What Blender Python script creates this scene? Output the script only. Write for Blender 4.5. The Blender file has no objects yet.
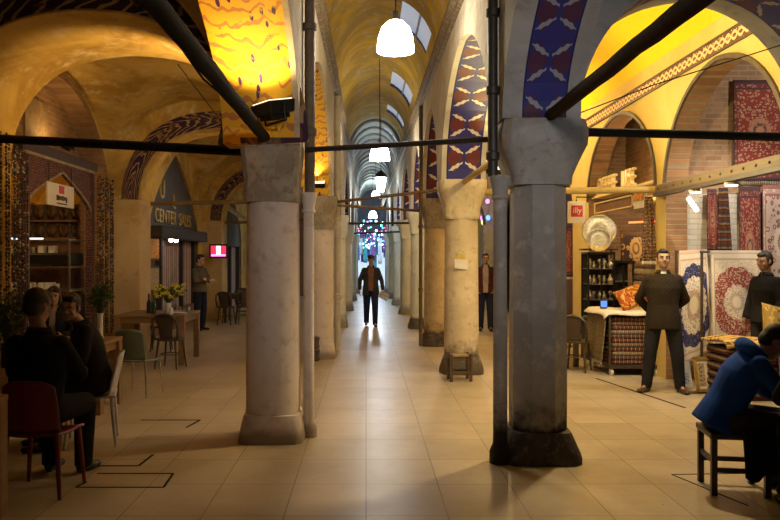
import bpy, bmesh, math, random
from mathutils import Vector, Matrix, Euler
random.seed(7)
PI = math.pi
S = bpy.context.scene
COL = S.collection
R = math.radians

# ---------------------------------------------------------------- materials
class NT:
    """small wrapper that builds node trees"""
    def __init__(self, name):
        self.m = bpy.data.materials.new(name); self.m.use_nodes = True
        self.t = self.m.node_tree; self.n = self.t.nodes; self.l = self.t.links
        self.bsdf = self.n['Principled BSDF']
        self._tc = None
    def node(self, kind, **kw):
        x = self.n.new(kind)
        for k, v in kw.items(): setattr(x, k, v)
        return x
    def put(self, sock, v):
        if isinstance(v, bpy.types.NodeSocket): self.l.new(v, sock)
        elif isinstance(v, (tuple, list)) and len(v) == 3 and sock.type == 'RGBA': sock.default_value = (*v, 1)
        else: sock.default_value = v
    def coord(self, which='Object'):
        if not self._tc: self._tc = self.node('ShaderNodeTexCoord')
        return self._tc.outputs[which]
    def math(self, op, a, b=0.0, c=None):
        x = self.node('ShaderNodeMath', operation=op)
        self.put(x.inputs[0], a); self.put(x.inputs[1], b)
        if c is not None: self.put(x.inputs[2], c)
        return x.outputs[0]
    def mix(self, f, a, b):
        x = self.node('ShaderNodeMix', data_type='RGBA')
        self.put(x.inputs[0], f); self.put(x.inputs[6], a); self.put(x.inputs[7], b)
        return x.outputs[2]
    def noise(self, scale, detail=4, rough=.6, vec=None, dist=0.0):
        x = self.node('ShaderNodeTexNoise'); x.inputs['Scale'].default_value = scale
        x.inputs['Detail'].default_value = detail; x.inputs['Roughness'].default_value = rough
        x.inputs['Distortion'].default_value = dist
        self.l.new(vec if vec else self.coord(), x.inputs['Vector'])
        return x.outputs['Fac']
    def voro(self, scale, vec=None, feature='F1', out='Distance'):
        x = self.node('ShaderNodeTexVoronoi', feature=feature); x.inputs['Scale'].default_value = scale
        self.l.new(vec if vec else self.coord(), x.inputs['Vector'])
        return x.outputs[out]
    def step(self, v, lo, hi):
        x = self.node('ShaderNodeMapRange', interpolation_type='SMOOTHSTEP')
        self.put(x.inputs['Value'], v); x.inputs['From Min'].default_value = lo; x.inputs['From Max'].default_value = hi
        return x.outputs['Result']
    def sep(self, vec):
        x = self.node('ShaderNodeSeparateXYZ'); self.l.new(vec, x.inputs[0]); return x.outputs
    def comb(self, a, b, c=0.0):
        x = self.node('ShaderNodeCombineXYZ')
        for i, v in enumerate((a, b, c)): self.put(x.inputs[i], v)
        return x.outputs[0]
    def scale(self, vec, s):
        x = self.node('ShaderNodeMapping'); self.l.new(vec, x.inputs['Vector']); x.inputs['Scale'].default_value = s
        return x.outputs[0]
    def bump(self, h, strength=.3, dist=.01):
        x = self.node('ShaderNodeBump'); x.inputs['Strength'].default_value = strength; x.inputs['Distance'].default_value = dist
        self.l.new(h, x.inputs['Height']); self.l.new(x.outputs[0], self.bsdf.inputs['Normal'])
    def done(self, col, rough=.6, metal=0.0, spec=None):
        self.put(self.bsdf.inputs['Base Color'], col); self.put(self.bsdf.inputs['Roughness'], rough)
        self.bsdf.inputs['Metallic'].default_value = metal
        if spec is not None: self.bsdf.inputs['Specular IOR Level'].default_value = spec
        return self.m

def plain(name, col, rough=.6, metal=0.0, var=.18, scale=9.0, spec=None, bump=0.0):
    t = NT(name); n = t.noise(scale)
    d = tuple(c * (1 - var) for c in col); u = tuple(min(1, c * (1 + var)) for c in col)
    if bump: t.bump(t.noise(scale * 5), bump)
    return t.done(t.mix(t.step(n, .3, .7), d, u), rough, metal, spec)

def glow(name, col, strength, base=None):
    t = NT(name)
    t.bsdf.inputs['Emission Color'].default_value = (*col, 1); t.bsdf.inputs['Emission Strength'].default_value = strength
    return t.done(base or col, .5)

def glass(name, col, rough=.05, alpha=None, trans=1.0):
    t = NT(name); t.bsdf.inputs['Transmission Weight'].default_value = trans
    if alpha is not None: t.bsdf.inputs['Alpha'].default_value = alpha
    t.bsdf.inputs['IOR'].default_value = 1.3
    return t.done(col, rough)

def stained(name, cols, scale=1.2, rough=.8, dark=None, grime_z=None, bump=.25, spec=.2):
    """patchy plaster or stone: three colours mixed through noise, with grime rising from the floor"""
    t = NT(name); a = t.step(t.noise(scale, 6, .65, dist=.6), .36, .62); b = t.step(t.noise(scale * 3.7, 6, .7), .5, .72)
    c = t.mix(b, t.mix(a, cols[0], cols[1]), cols[2])
    fine = t.noise(scale * 22, 5, .7)
    c = t.mix(t.math('MULTIPLY', t.step(fine, .58, .75), .35), c, tuple(x * .45 for x in cols[1]))
    if grime_z:
        z = t.sep(t.coord())[2]
        g = t.math('ADD', t.math('MULTIPLY', z, 1 / grime_z[0]), t.math('MULTIPLY', t.math('SUBTRACT', t.noise(6, 6, .7), .5), grime_z[1]))
        c = t.mix(t.step(g, .45, 1.25), dark, c)
    t.bump(t.noise(scale * 14, 6, .7), bump)
    return t.done(c, rough, 0, spec)

def brick(name, c1, c2, mortar, w=.24, h=.075, plane='yz', noise=.5):
    t = NT(name); o = t.sep(t.coord())
    v = {'yz': t.comb(o[1], o[2]), 'xz': t.comb(o[0], o[2]), 'xy': t.comb(o[0], o[1])}[plane]
    x = t.node('ShaderNodeTexBrick'); t.l.new(v, x.inputs['Vector'])
    x.inputs['Color1'].default_value = (*c1, 1); x.inputs['Color2'].default_value = (*c2, 1); x.inputs['Mortar'].default_value = (*mortar, 1)
    x.inputs['Scale'].default_value = 1; x.inputs['Brick Width'].default_value = w; x.inputs['Row Height'].default_value = h
    x.inputs['Mortar Size'].default_value = .011; x.inputs['Mortar Smooth'].default_value = .3
    c = t.mix(t.math('MULTIPLY', t.step(t.noise(2.2, 6, .7), .4, .7), noise), x.outputs['Color'], tuple(k * .5 for k in c2))
    t.bump(x.outputs['Fac'], .5, -.01)
    return t.done(c, .9, 0, .1)

def tulip_paint(name, ground=(.035, .03, .16), red=(.13, .028, .03), white=(.62, .56, .46), period=.52, wear=.0, wearcol=(.8, .5, .08)):
    """painted band: uv.x runs -1..1 across, uv.y in metres along; blue ground, red lozenges, white chevron leaves"""
    t = NT(name); uv = t.sep(t.coord('UV')); a = t.math('ABSOLUTE', uv[0]); v = t.math('DIVIDE', uv[1], period)
    fr = t.math('FRACT', v)
    loz = t.math('ADD', t.math('ABSOLUTE', t.math('SUBTRACT', fr, .5)), t.math('MULTIPLY', t.math('ABSOLUTE', t.math('SUBTRACT', a, .55)), .9))
    c = t.mix(t.math('SUBTRACT', 1.0, t.step(loz, .40, .44)), ground, red)
    c1 = t.math('ABSOLUTE', t.math('SUBTRACT', fr, t.math('ADD', .62, t.math('MULTIPLY', a, .28))))
    c2 = t.math('ABSOLUTE', t.math('SUBTRACT', fr, t.math('SUBTRACT', .40, t.math('MULTIPLY', a, .28))))
    d = t.math('MINIMUM', c1, c2)
    wob = t.math('MULTIPLY', t.math('SINE', t.math('MULTIPLY', a, 3.3)), .058)
    wob = t.math('ADD', wob, t.math('MULTIPLY', t.math('SINE', t.math('MULTIPLY', a, 22.0)), .014))
    leaf = t.math('LESS_THAN', d, wob)
    ok = t.math('MULTIPLY', t.math('GREATER_THAN', a, .08), t.math('LESS_THAN', a, .86))
    c = t.mix(t.math('MULTIPLY', leaf, ok), c, white)
    edge = t.math('GREATER_THAN', a, .93)
    c = t.mix(edge, c, tuple(k * .5 for k in ground))
    if wear: c = t.mix(t.step(t.noise(2.3, 6, .7, dist=1.0), 1 - wear - .06, 1 - wear + .05), c, wearcol)
    return t.done(c, .65, 0, .25)

def arabesque(name, ground, vine, accent, sc=5.0, coordset='UV', wear=0, wearcol=(.8, .5, .08)):
    """flowing scroll pattern"""
    t = NT(name); v = t.coord(coordset)
    w = t.node('ShaderNodeTexWave', wave_type='RINGS', rings_direction='SPHERICAL'); w.inputs['Scale'].default_value = sc * .55
    w.inputs['Distortion'].default_value = 7.0; w.inputs['Detail'].default_value = 1.5; w.inputs['Detail Scale'].default_value = sc * .35
    t.l.new(v, w.inputs['Vector'])
    k = t.step(w.outputs['Fac'], .78, .88)
    f = t.math('LESS_THAN', t.voro(sc * 1.3, v), .24)
    c = t.mix(k, ground, vine); c = t.mix(f, c, accent)
    if wear: c = t.mix(t.step(t.noise(2.0, 6, .7, dist=1.2), 1 - wear - .05, 1 - wear + .05), c, wearcol)
    return t.done(c, .7, 0, .2)

def rug_mat(name, field, motif, medal, core, border, aspect=1.5, scale=16.0, med_r=.24, petals=16, oval=None):
    t = NT(name); uvv = t.coord('UV'); uv = t.sep(uvv)
    x = t.math('SUBTRACT', uv[0], .5); y0 = t.math('SUBTRACT', uv[1], .5); y = t.math('MULTIPLY', y0, aspect)
    r = t.math('SQRT', t.math('ADD', t.math('MULTIPLY', x, x), t.math('MULTIPLY', t.math('MULTIPLY', y, y), .62)))
    ang = t.math('ARCTAN2', y, x)
    rs = t.math('ADD', r, t.math('MULTIPLY', t.math('ABSOLUTE', t.math('SINE', t.math('MULTIPLY', ang, petals / 2))), -.03))
    vv = t.scale(uvv, (scale, scale * aspect, 1))
    vd = t.node('ShaderNodeTexVoronoi'); vd.inputs['Scale'].default_value = 1; vd.inputs['Randomness'].default_value = .75; t.l.new(vv, vd.inputs['Vector'])
    nz = t.noise(1.6, 3, .6, vec=vv)
    fl = t.math('LESS_THAN', t.math('ABSOLUTE', t.math('SUBTRACT', vd.outputs['Distance'], .32)), .1)
    c = t.mix(fl, field, motif); c = t.mix(t.math('GREATER_THAN', nz, .62), c, core)
    mo = t.mix(t.math('MULTIPLY', fl, .6), medal, field)
    c = t.mix(t.math('LESS_THAN', rs, med_r), c, mo)
    c = t.mix(t.math('LESS_THAN', rs, med_r * .5), c, t.mix(t.math('MULTIPLY', fl, .5), core, motif))
    c = t.mix(t.math('LESS_THAN', rs, med_r * .28), c, medal)
    if oval: c = t.mix(t.math('GREATER_THAN', rs, oval), c, t.mix(t.math('MULTIPLY', fl, .35), border, field))
    bx = t.math('MAXIMUM', t.math('ABSOLUTE', t.math('MULTIPLY', x, 2.0)), t.math('ADD', t.math('MULTIPLY', t.math('ABSOLUTE', y0), 2.0), .04))
    bo = t.mix(fl, border, medal)
    c = t.mix(t.math('GREATER_THAN', bx, .86), c, bo)
    c = t.mix(t.math('LESS_THAN', t.math('ABSOLUTE', t.math('SUBTRACT', bx, .87)), .018), c, core)
    c = t.mix(t.math('GREATER_THAN', bx, .97), c, core)
    t.bump(t.noise(60, 3), .3)
    return t.done(c, .95, 0, .1)

def stripe_mat(name, cols, freq=9.0, axis=2):
    t = NT(name); o = t.sep(t.coord()); v = t.math('MULTIPLY', o[axis], freq)
    r = t.node('ShaderNodeValToRGB'); r.color_ramp.interpolation = 'CONSTANT'
    while len(r.color_ramp.elements) < len(cols): r.color_ramp.elements.new(.5)
    for i, c in enumerate(cols):
        r.color_ramp.elements[i].position = i / len(cols); r.color_ramp.elements[i].color = (*c, 1)
    t.l.new(t.math('FRACT', t.math('ADD', v, t.math('MULTIPLY', t.noise(14, 3), .25))), r.inputs[0])
    k = t.math('LESS_THAN', t.voro(26), .3)
    return t.done(t.mix(t.math('MULTIPLY', k, .7), r.outputs[0], cols[0]), .95, 0, .1)

def wood(name, c1, c2, rough=.5, axis='x', scale=3.0):
    t = NT(name); s = {'x': (.25, 4, 4), 'y': (4, .25, 4), 'z': (4, 4, .25)}[axis]
    n = t.noise(scale, 6, .6, vec=t.scale(t.coord(), s), dist=1.0)
    t.bump(n, .15)
    return t.done(t.mix(t.step(n, .3, .7), c1, c2), rough)

# ---------------------------------------------------------------- mesh builder
class MB:
    def __init__(self): self.v = []; self.f = []; self.uv = {}; self.fm = []; self.mi = 0
    def add(self, vs, fs, mi=None):
        b = len(self.v); self.v += [Vector(p) for p in vs]
        for f in fs: self.f.append(tuple(b + i for i in f)); self.fm.append(self.mi if mi is None else mi)
        return b
    def box(self, c, s, rot=(0, 0, 0), taper=1.0):
        m = Euler(rot).to_matrix(); x, y, z = (k / 2 for k in s); vs = []
        for sz, tp in ((-1, 1.0), (1, taper)):
            for sx, sy in ((-1, -1), (1, -1), (1, 1), (-1, 1)):
                vs.append(Vector(c) + m @ Vector((sx * x * tp, sy * y * tp, sz * z)))
        self.add(vs, [(3, 2, 1, 0), (4, 5, 6, 7), (0, 1, 5, 4), (1, 2, 6, 5), (2, 3, 7, 6), (3, 0, 4, 7)]); return self
    def cyl(self, p0, p1, r0, r1=None, n=12, cap=True, ph=0.0):
        r1 = r0 if r1 is None else r1; p0 = Vector(p0); p1 = Vector(p1); d = (p1 - p0).normalized()
        a = d.orthogonal().normalized() if abs(d.z) < .99 else Vector((1, 0, 0)); b = d.cross(a)
        vs = []
        for p, r in ((p0, r0), (p1, r1)):
            for i in range(n):
                t = 2 * PI * (i + ph) / n; vs.append(p + a * (r * math.cos(t)) + b * (r * math.sin(t)))
        fs = [(i, (i + 1) % n, n + (i + 1) % n, n + i) for i in range(n)]
        if cap: fs += [tuple(range(n - 1, -1, -1)), tuple(range(n, 2 * n))]
        self.add(vs, fs); return self
    def tube(self, pts, r, n=8):
        pts = [Vector(p) for p in pts]; vs = []; rr = r if isinstance(r, (list, tuple)) else [r] * len(pts)
        a = None
        for i, p in enumerate(pts):
            d = (pts[min(i + 1, len(pts) - 1)] - pts[max(i - 1, 0)]).normalized()
            a = d.orthogonal().normalized() if a is None else (a - d * a.dot(d)).normalized()
            b = d.cross(a)
            for k in range(n):
                t = 2 * PI * k / n; vs.append(p + a * (rr[i] * math.cos(t)) + b * (rr[i] * math.sin(t)))
        fs = []
        for i in range(len(pts) - 1):
            for k in range(n): fs.append((i * n + k, i * n + (k + 1) % n, (i + 1) * n + (k + 1) % n, (i + 1) * n + k))
        m = len(pts) - 1
        fs += [tuple(range(n - 1, -1, -1)), tuple(range(m * n, m * n + n))]
        self.add(vs, fs); return self
    def lathe(self, c, prof, n=20, sq=0.0, ph=0.0):
        """prof: (radius, z); sq>0 squares the section"""
        vs = []
        for r, z in prof:
            for k in range(n):
                t = 2 * PI * (k + ph) / n; cx, sx = math.cos(t), math.sin(t); g = 1.0
                if sq: g = 1 + sq * (1 / max(abs(cx), abs(sx)) - 1)
                vs.append(Vector(c) + Vector((r * g * cx, r * g * sx, z)))
        fs = []
        for i in range(len(prof) - 1):
            for k in range(n): fs.append((i * n + k, i * n + (k + 1) % n, (i + 1) * n + (k + 1) % n, (i + 1) * n + k))
        m = len(prof) - 1
        fs += [tuple(range(n - 1, -1, -1)), tuple(range(m * n, m * n + n))]
        self.add(vs, fs); return self
    def ball(self, c, r, rot=None, nu=14, nv=9):
        r = (r, r, r) if isinstance(r, (int, float)) else r; vs = []; m = rot or Matrix.Identity(3); c = Vector(c)
        vs.append(c + m @ Vector((0, 0, -r[2])))
        for j in range(1, nv):
            t = -PI / 2 + PI * j / nv
            for i in range(nu):
                p = 2 * PI * i / nu
                vs.append(c + m @ Vector((r[0] * math.cos(t) * math.cos(p), r[1] * math.cos(t) * math.sin(p), r[2] * math.sin(t))))
        vs.append(c + m @ Vector((0, 0, r[2]))); top = len(vs) - 1; fs = []
        for i in range(nu): fs.append((0, 1 + (i + 1) % nu, 1 + i)); fs.append((top, 1 + (nv - 2) * nu + i, 1 + (nv - 2) * nu + (i + 1) % nu))
        for j in range(nv - 2):
            for i in range(nu):
                a = 1 + j * nu; fs.append((a + i, a + (i + 1) % nu, a + nu + (i + 1) % nu, a + nu + i))
        self.add(vs, fs); return self
    def cap(self, p0, p1, r0, r1=None, n=10):
        r1 = r0 if r1 is None else r1
        self.cyl(p0, p1, r0, r1, n); self.ball(p0, r0, None, n, 6); self.ball(p1, r1, None, n, 6); return self
    def prism(self, poly, place, d0, d1):
        """poly: 2-D outline; place(u, v, d) -> point"""
        n = len(poly); vs = [place(u, v, d0) for u, v in poly] + [place(u, v, d1) for u, v in poly]
        self.add(vs, [tuple(range(n - 1, -1, -1)), tuple(range(n, 2 * n))] + [(i, (i + 1) % n, n + (i + 1) % n, n + i) for i in range(n)]); return self
    def grid(self, nu, nv, fn, uvfn=None, skip=None):
        b = len(self.v); self.v += [Vector(fn(i / nu, j / nv)) for j in range(nv + 1) for i in range(nu + 1)]
        for j in range(nv):
            for i in range(nu):
                if skip and skip(i / nu, j / nv): continue
                q = (b + j * (nu + 1) + i, b + j * (nu + 1) + i + 1, b + (j + 1) * (nu + 1) + i + 1, b + (j + 1) * (nu + 1) + i)
                self.uv[len(self.f)] = [((i + a) / nu, (j + c) / nv) if not uvfn else uvfn((i + a) / nu, (j + c) / nv) for a, c in ((0, 0), (1, 0), (1, 1), (0, 1))]
                self.f.append(q); self.fm.append(self.mi)
        return self
    def quad(self, pts, uvs=None, mi=None):
        if uvs: self.uv[len(self.f)] = uvs
        self.add(pts, [tuple(range(len(pts)))], mi); return self
    def build(self, name, mat, parent=None, smooth=False, loc=None, rz=0.0, bevel=0.0, solid=0.0, remesh=0.0, subsurf=0, weld=False, relax=0):
        me = bpy.data.meshes.new(name); me.from_pydata([tuple(v) for v in self.v], [], self.f)
        mats = mat if isinstance(mat, (list, tuple)) else [mat]
        for m in mats: me.materials.append(m)
        if len(mats) > 1:
            for p, k in zip(me.polygons, self.fm): p.material_index = k
        if self.uv:
            ul = me.uv_layers.new(name='UVMap')
            for fi, us in self.uv.items():
                for li, u in zip(me.polygons[fi].loop_indices, us): ul.data[li].uv = u
        me.update()
        bm = bmesh.new(); bm.from_mesh(me)
        if weld: bmesh.ops.remove_doubles(bm, verts=bm.verts, dist=1e-5)
        if not self.uv: bmesh.ops.recalc_face_normals(bm, faces=bm.faces)
        bm.to_mesh(me); bm.free()
        o = bpy.data.objects.new(name, me); COL.objects.link(o)
        if bevel: q = o.modifiers.new('b', 'BEVEL'); q.width = bevel; q.segments = 2; q.limit_method = 'ANGLE'
        if solid: q = o.modifiers.new('s', 'SOLIDIFY'); q.thickness = solid; q.offset = 0
        if remesh:
            q = o.modifiers.new('r', 'REMESH'); q.mode = 'VOXEL'; q.voxel_size = remesh; q.use_smooth_shade = True
            if relax: q = o.modifiers.new('k', 'SMOOTH'); q.iterations = relax; q.factor = .5
        if subsurf: q = o.modifiers.new('u', 'SUBSURF'); q.levels = subsurf; q.render_levels = subsurf
        if o.modifiers:
            dg = bpy.context.evaluated_depsgraph_get(); m2 = bpy.data.meshes.new_from_object(o.evaluated_get(dg))
            o.modifiers.clear(); old = o.data; o.data = m2; bpy.data.meshes.remove(old); m2.name = name
        if smooth:
            for p in o.data.polygons: p.use_smooth = True
            if smooth == 'auto':
                o.data.set_sharp_from_angle(angle=R(38))
        if parent: o.parent = parent
        if loc is not None: o.location = loc
        o.rotation_euler.z = rz
        return o

def tag(o, label, cat, group=None, kind='thing'):
    o['label'] = label; o['category'] = cat
    if group: o['group'] = group
    if kind: o['kind'] = kind
    return o
def struct(o): o['kind'] = 'structure'; return o
def thing(name, label, cat, loc=(0, 0, 0), rz=0.0, group=None):
    o = bpy.data.objects.new(name, None); COL.objects.link(o); o.location = loc; o.rotation_euler.z = rz; o.empty_display_size = .1
    return tag(o, label, cat, group)
def dup(o, loc, rz=None, label=None, parent=None):
    c = o.copy(); COL.objects.link(c)
    if parent: c.parent = parent
    else:
        c.location = loc
        if rz is not None: c.rotation_euler.z = rz
        if label: c['label'] = label
    for ch in list(o.children): dup(ch, None, parent=c)
    return c
F = 758.3
def P(x, y, Y):
    """point seen at photograph pixel (x, y) at distance Y down the aisle"""
    return Vector(((x - 366) * Y / F, Y, 1.7 + (258 - y) * Y / F))
def text_mesh(body, size, name, mat, parent, M, depth=.006, align='CENTER', shear=0, sx=1.0):
    cu = bpy.data.curves.new(name, 'FONT'); cu.body = body; cu.size = size; cu.extrude = depth; cu.align_x = align; cu.align_y = 'CENTER'; cu.resolution_u = 3; cu.shear = shear
    o = bpy.data.objects.new(name, cu); COL.objects.link(o)
    dg = bpy.context.evaluated_depsgraph_get(); me = bpy.data.meshes.new_from_object(o.evaluated_get(dg)); bpy.data.objects.remove(o)
    me.transform(M @ Matrix.Diagonal((sx, 1, 1, 1))); me.materials.clear(); me.materials.append(mat)
    q = bpy.data.objects.new(name, me); COL.objects.link(q)
    if parent: q.parent = parent
    return q
def frameM(o, right, up):
    r = Vector(right).normalized(); u = Vector(up).normalized(); n = r.cross(u)
    return Matrix.Translation(o) @ Matrix((r, u, n)).transposed().to_4x4()
# ================================================================= SETTING
M = {}
CREAM = ((.60, .54, .42), (.48, .42, .31), (.38, .31, .20))
M['plaster'] = stained('old_cream_plaster', CREAM, 1.1)
M['plaster_grey'] = stained('greyed_plaster', ((.42, .41, .39), (.33, .32, .31), (.25, .24, .23)), 1.3)
M['ochre'] = stained('ochre_vault_paint', ((.66, .46, .14), (.40, .25, .06), (.66, .55, .34)), .95, .85)
M['aisle_vault'] = stained('peeling_yellow_vault_paint', ((.68, .45, .04), (.42, .29, .06), (.54, .50, .40)), 1.1, .85)
M['plaster_warm'] = stained('warm_cream_pier_plaster', ((.62, .47, .26), (.52, .38, .19), (.44, .30, .14)), 1.1)
M['yellow'] = stained('bright_yellow_vault_paint', ((.86, .62, .012), (.83, .57, .012), (.84, .62, .04)), .35, .8, bump=.08)
M['warm_wall'] = stained('warm_cream_wall', ((.70, .54, .19), (.62, .46, .14), (.64, .50, .22)), .8)
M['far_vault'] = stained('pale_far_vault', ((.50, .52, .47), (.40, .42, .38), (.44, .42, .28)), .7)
M['brick'] = brick('brown_brick', (.40, .22, .11), (.27, .15, .08), (.33, .25, .16))
M['brick_x'] = brick('brown_brick_cross', (.40, .24, .14), (.29, .17, .10), (.36, .28, .20), plane='xz')
M['white_brick'] = brick('whitewashed_brick', (.66, .61, .54), (.60, .55, .48), (.54, .49, .42), plane='xz', noise=.35)
M['tulip'] = tulip_paint('painted_tulip_band')
M['tulip_worn'] = arabesque('worn_scroll_band', (.045, .02, .05), (.36, .25, .14), (.13, .05, .035), 3.4, wear=.42, wearcol=(.24, .14, .05))
M['glowsoffit'] = arabesque('worn_arabesque_on_yellow', (.80, .46, .03), (.50, .22, .06), (.06, .025, .12), 3.6, wear=.44, wearcol=(.84, .49, .03))
M['tulip_big'] = tulip_paint('painted_tulip_band_blue', ground=(.035, .035, .19), red=(.085, .03, .07), white=(.30, .30, .33), period=.44)
def scroll_mat():
    t = NT('maroon_scroll_frieze'); uv = t.sep(t.coord('UV')); y = t.math('MULTIPLY', t.math('SUBTRACT', uv[1], .09), 11.1)
    ph = t.math('MULTIPLY', uv[0], 2 * PI / .30); s = t.math('MULTIPLY', t.math('SINE', ph), .45); c_ = t.math('MULTIPLY', t.math('SINE', t.math('ADD', ph, PI)), .45)
    k = t.math('MAXIMUM', t.math('LESS_THAN', t.math('ABSOLUTE', t.math('SUBTRACT', y, s)), .2), t.math('LESS_THAN', t.math('ABSOLUTE', t.math('SUBTRACT', y, c_)), .2))
    k = t.math('MAXIMUM', k, t.math('LESS_THAN', t.voro(26, t.coord('UV')), .28)); k = t.math('MAXIMUM', k, t.math('GREATER_THAN', t.math('ABSOLUTE', y), .86))
    return t.done(t.mix(k, (.17, .035, .02), (.74, .56, .28)), .7)
M['scroll'] = scroll_mat()
M['dark_iron'] = plain('dark_iron', (.035, .028, .024), .55, .4)
M['black_wrap'] = plain('black_sheathing', (.014, .012, .011), .8, bump=.5, scale=20, spec=.15)
M['wrap_brown'] = plain('dark_brown_sheathing', (.045, .030, .020), .85, bump=.6, scale=16, spec=.1)
M['old_timber'] = wood('old_brown_timber', (.16, .10, .05), (.26, .18, .09), .7)
M['shop_dark'] = plain('dark_shop_paint', (.03, .022, .018), .7)

def floor_mat():
    t = NT('worn_stone_tiles'); o = t.sep(t.coord())
    x = t.node('ShaderNodeTexBrick'); x.offset = 0
    t.l.new(t.comb(t.math('ADD', o[0], 10.8), t.math('ADD', o[1], 2.0)), x.inputs['Vector'])
    x.inputs['Color1'].default_value = (.50, .415, .28, 1); x.inputs['Color2'].default_value = (.42, .345, .23, 1); x.inputs['Mortar'].default_value = (.13, .10, .07, 1)
    x.inputs['Scale'].default_value = 1; x.inputs['Brick Width'].default_value = .54; x.inputs['Row Height'].default_value = .70; x.inputs['Mortar Size'].default_value = .0045; x.inputs['Mortar Smooth'].default_value = .4
    c = t.mix(t.math('MULTIPLY', t.step(t.noise(1.1, 6, .7), .4, .68), .55), x.outputs['Color'], (.31, .235, .13))
    c = t.mix(t.math('MULTIPLY', t.step(t.noise(26, 5, .75), .60, .72), .45), c, (.22, .17, .11))
    sp = t.math('LESS_THAN', t.voro(3.2), .028)
    c = t.mix(sp, c, (.12, .06, .04))
    t.bump(t.noise(9, 5, .6), .06)
    return t.done(c, t.math('ADD', .24, t.math('MULTIPLY', t.noise(3.0, 5, .7), .22)), 0, .45)
M['floor'] = floor_mat()

struct(MB().quad([(-8, -3, 0), (9, -3, 0), (9, 48, 0), (-8, 48, 0)]).build('floor', M['floor']))

def xl(y): return -.60 + .006 * (y - 7)
def xr(y): return 1.11 - .004 * (y - 6.5)

def arch(u0, u1, spring, apex, n=30, point=.12, flat=2.1):
    out = []
    for i in range(n + 1):
        t = -math.cos(PI * i / n); a = abs(t)
        f = (max(0, 1 - a ** flat)) ** (1 / 2.0) * (1 - point) + point * (1 - a)
        out.append(((u0 + u1) / 2 + t * (u1 - u0) / 2, spring + (apex - spring) * f))
    return out

def arch_wall(name, prof, ztop, place, mats, margin=0.0, smooth=False, far=True):
    """prof: (u, z) along the underside; place(u, t, z), t = 0 near face .. 1 far face. Slots: 0 faces, 1 painted underside"""
    b = MB(); L = 0.0; zt = ztop if callable(ztop) else (lambda u: ztop)
    wid = (place(prof[0][0], 1, 0) - place(prof[0][0], 0, 0)).length; ma, mb = margin if isinstance(margin, tuple) else (margin, margin); ma /= wid; mb /= wid
    for (u0, z0), (u1, z1) in zip(prof, prof[1:]):
        d = math.hypot(u1 - u0, z1 - z0)
        if d < 1e-6: continue
        if abs(u1 - u0) > 1e-6:
            b.quad([place(u0, 0, z0), place(u1, 0, z1), place(u1, 0, zt(u1)), place(u0, 0, zt(u0))], mi=0)
            if far: b.quad([place(u0, 1, z0), place(u1, 1, z1), place(u1, 1, zt(u1)), place(u0, 1, zt(u0))], mi=0)
        for a, c, s in ((0, ma, 0), (ma, 1 - mb, 1), (1 - mb, 1, 0)):
            if c - a < 1e-5: continue
            b.quad([place(u0, a, z0), place(u1, a, z1), place(u1, c, z1), place(u0, c, z0)], [(-1, L), (-1, L + d), (1, L + d), (1, L)], mi=s)
        L += d
    for u, z in (prof[0], prof[-1]):
        b.quad([place(u, 0, z), place(u, 1, z), place(u, 1, zt(u)), place(u, 0, zt(u))], mi=0)
    return struct(b.build(name, mats))

def along_y(near, far):
    return lambda u, t, z: Vector((near(u) * (1 - t) + far(u) * t, u, z))
def along_x(y0, y1):
    return lambda u, t, z: Vector((u, y0 * (1 - t) + y1 * t, z))

LCOL = [(-.88, -.8), (-.88, 7.2), (-.78, 13.0), (-.70, 18.7), (-.64, 24.5), (-.60, 30.5), (-.57, 36.5)]
RCOL = [(1.47, -.5), (1.47, 6.5), (1.42, 11.3), (1.36, 14.8), (1.30, 18.4), (1.25, 23.0), (1.20, 27.5), (1.16, 32.0), (1.12, 36.5)]

# arcade walls above the columns: each bay its own wall piece so its underside can carry its own paint
def arcade(side, cols, near, far, spring, apex, hw, mats, margin, ztop):
    for i, ((xa, ya), (xb, yb)) in enumerate(zip(cols, cols[1:])):
        pr = [(ya - (hw if i == 0 else 0), spring), (ya + hw, spring)] + arch(ya + hw, yb - hw, spring, apex)[1:-1] + [(yb - hw, spring), (yb, spring)]
        pr = [(ya, spring)] + arch(ya + hw, yb - hw, spring, apex) + [(yb, spring)]
        arch_wall('wall_%s_arcade' % side, pr, ztop, along_y(near, far), mats[min(i, len(mats) - 1)], margin[min(i, len(margin) - 1)])
arcade('left', LCOL, xl, lambda y: xl(y) - .70, 2.74, 4.22, .30, [[M['plaster'], M['glowsoffit']], [M['plaster'], M['glowsoffit']], [M['plaster'], M['tulip']]], [(.05, 0.0), (.05, .05), (.07, .07)], 4.95)
arcade('right', RCOL, xr, lambda y: xr(y) + .64, 2.84, 4.25, .32, [[M['plaster_grey'], M['tulip_big']], [M['plaster'], M['tulip']]], [(.16, .12), (.07, .07)], 4.95)

# nave vault, with roof-light openings cut in it
SKY = [(7.6, 8.8), (12.2, 13.5), (16.9, 18.2), (20.3, 21.4)]
YN0 = -1.0
def nave(y0, y1, ny, mat, name, skylights, rise=.98):
    def fn(u, v):
        y = y0 + (y1 - y0) * v; a, c = xl(y) - .03, xr(y) + .03; t = PI * (1 - u)
        return ((a + c) / 2 + (c - a) / 2 * math.cos(t), y, 4.93 + rise * math.sin(t))
    def skip(u, v):
        y = y0 + (y1 - y0) * (v + .5 / ny)
        for s0, s1 in skylights:
            if s0 < y < s1 and .63 < u + .02 < .87: return True
        return False
    b = MB().grid(24, ny, fn, None, skip)
    struct(b.build(name, mat, smooth=True))
    return fn
nave(-1, 22.6, 118, M['aisle_vault'], 'ceiling_nave', SKY)
FARSKY = [(24.0, 24.9), (26.6, 27.5), (29.2, 30.1), (31.8, 32.7)]
nave(22.6, 47, 120, M['far_vault'], 'ceiling_nave_far', FARSKY)
M['skyglass'] = glow('dusk_daylight_pane', (.62, .72, .95), .42, (.5, .55, .6))
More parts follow.
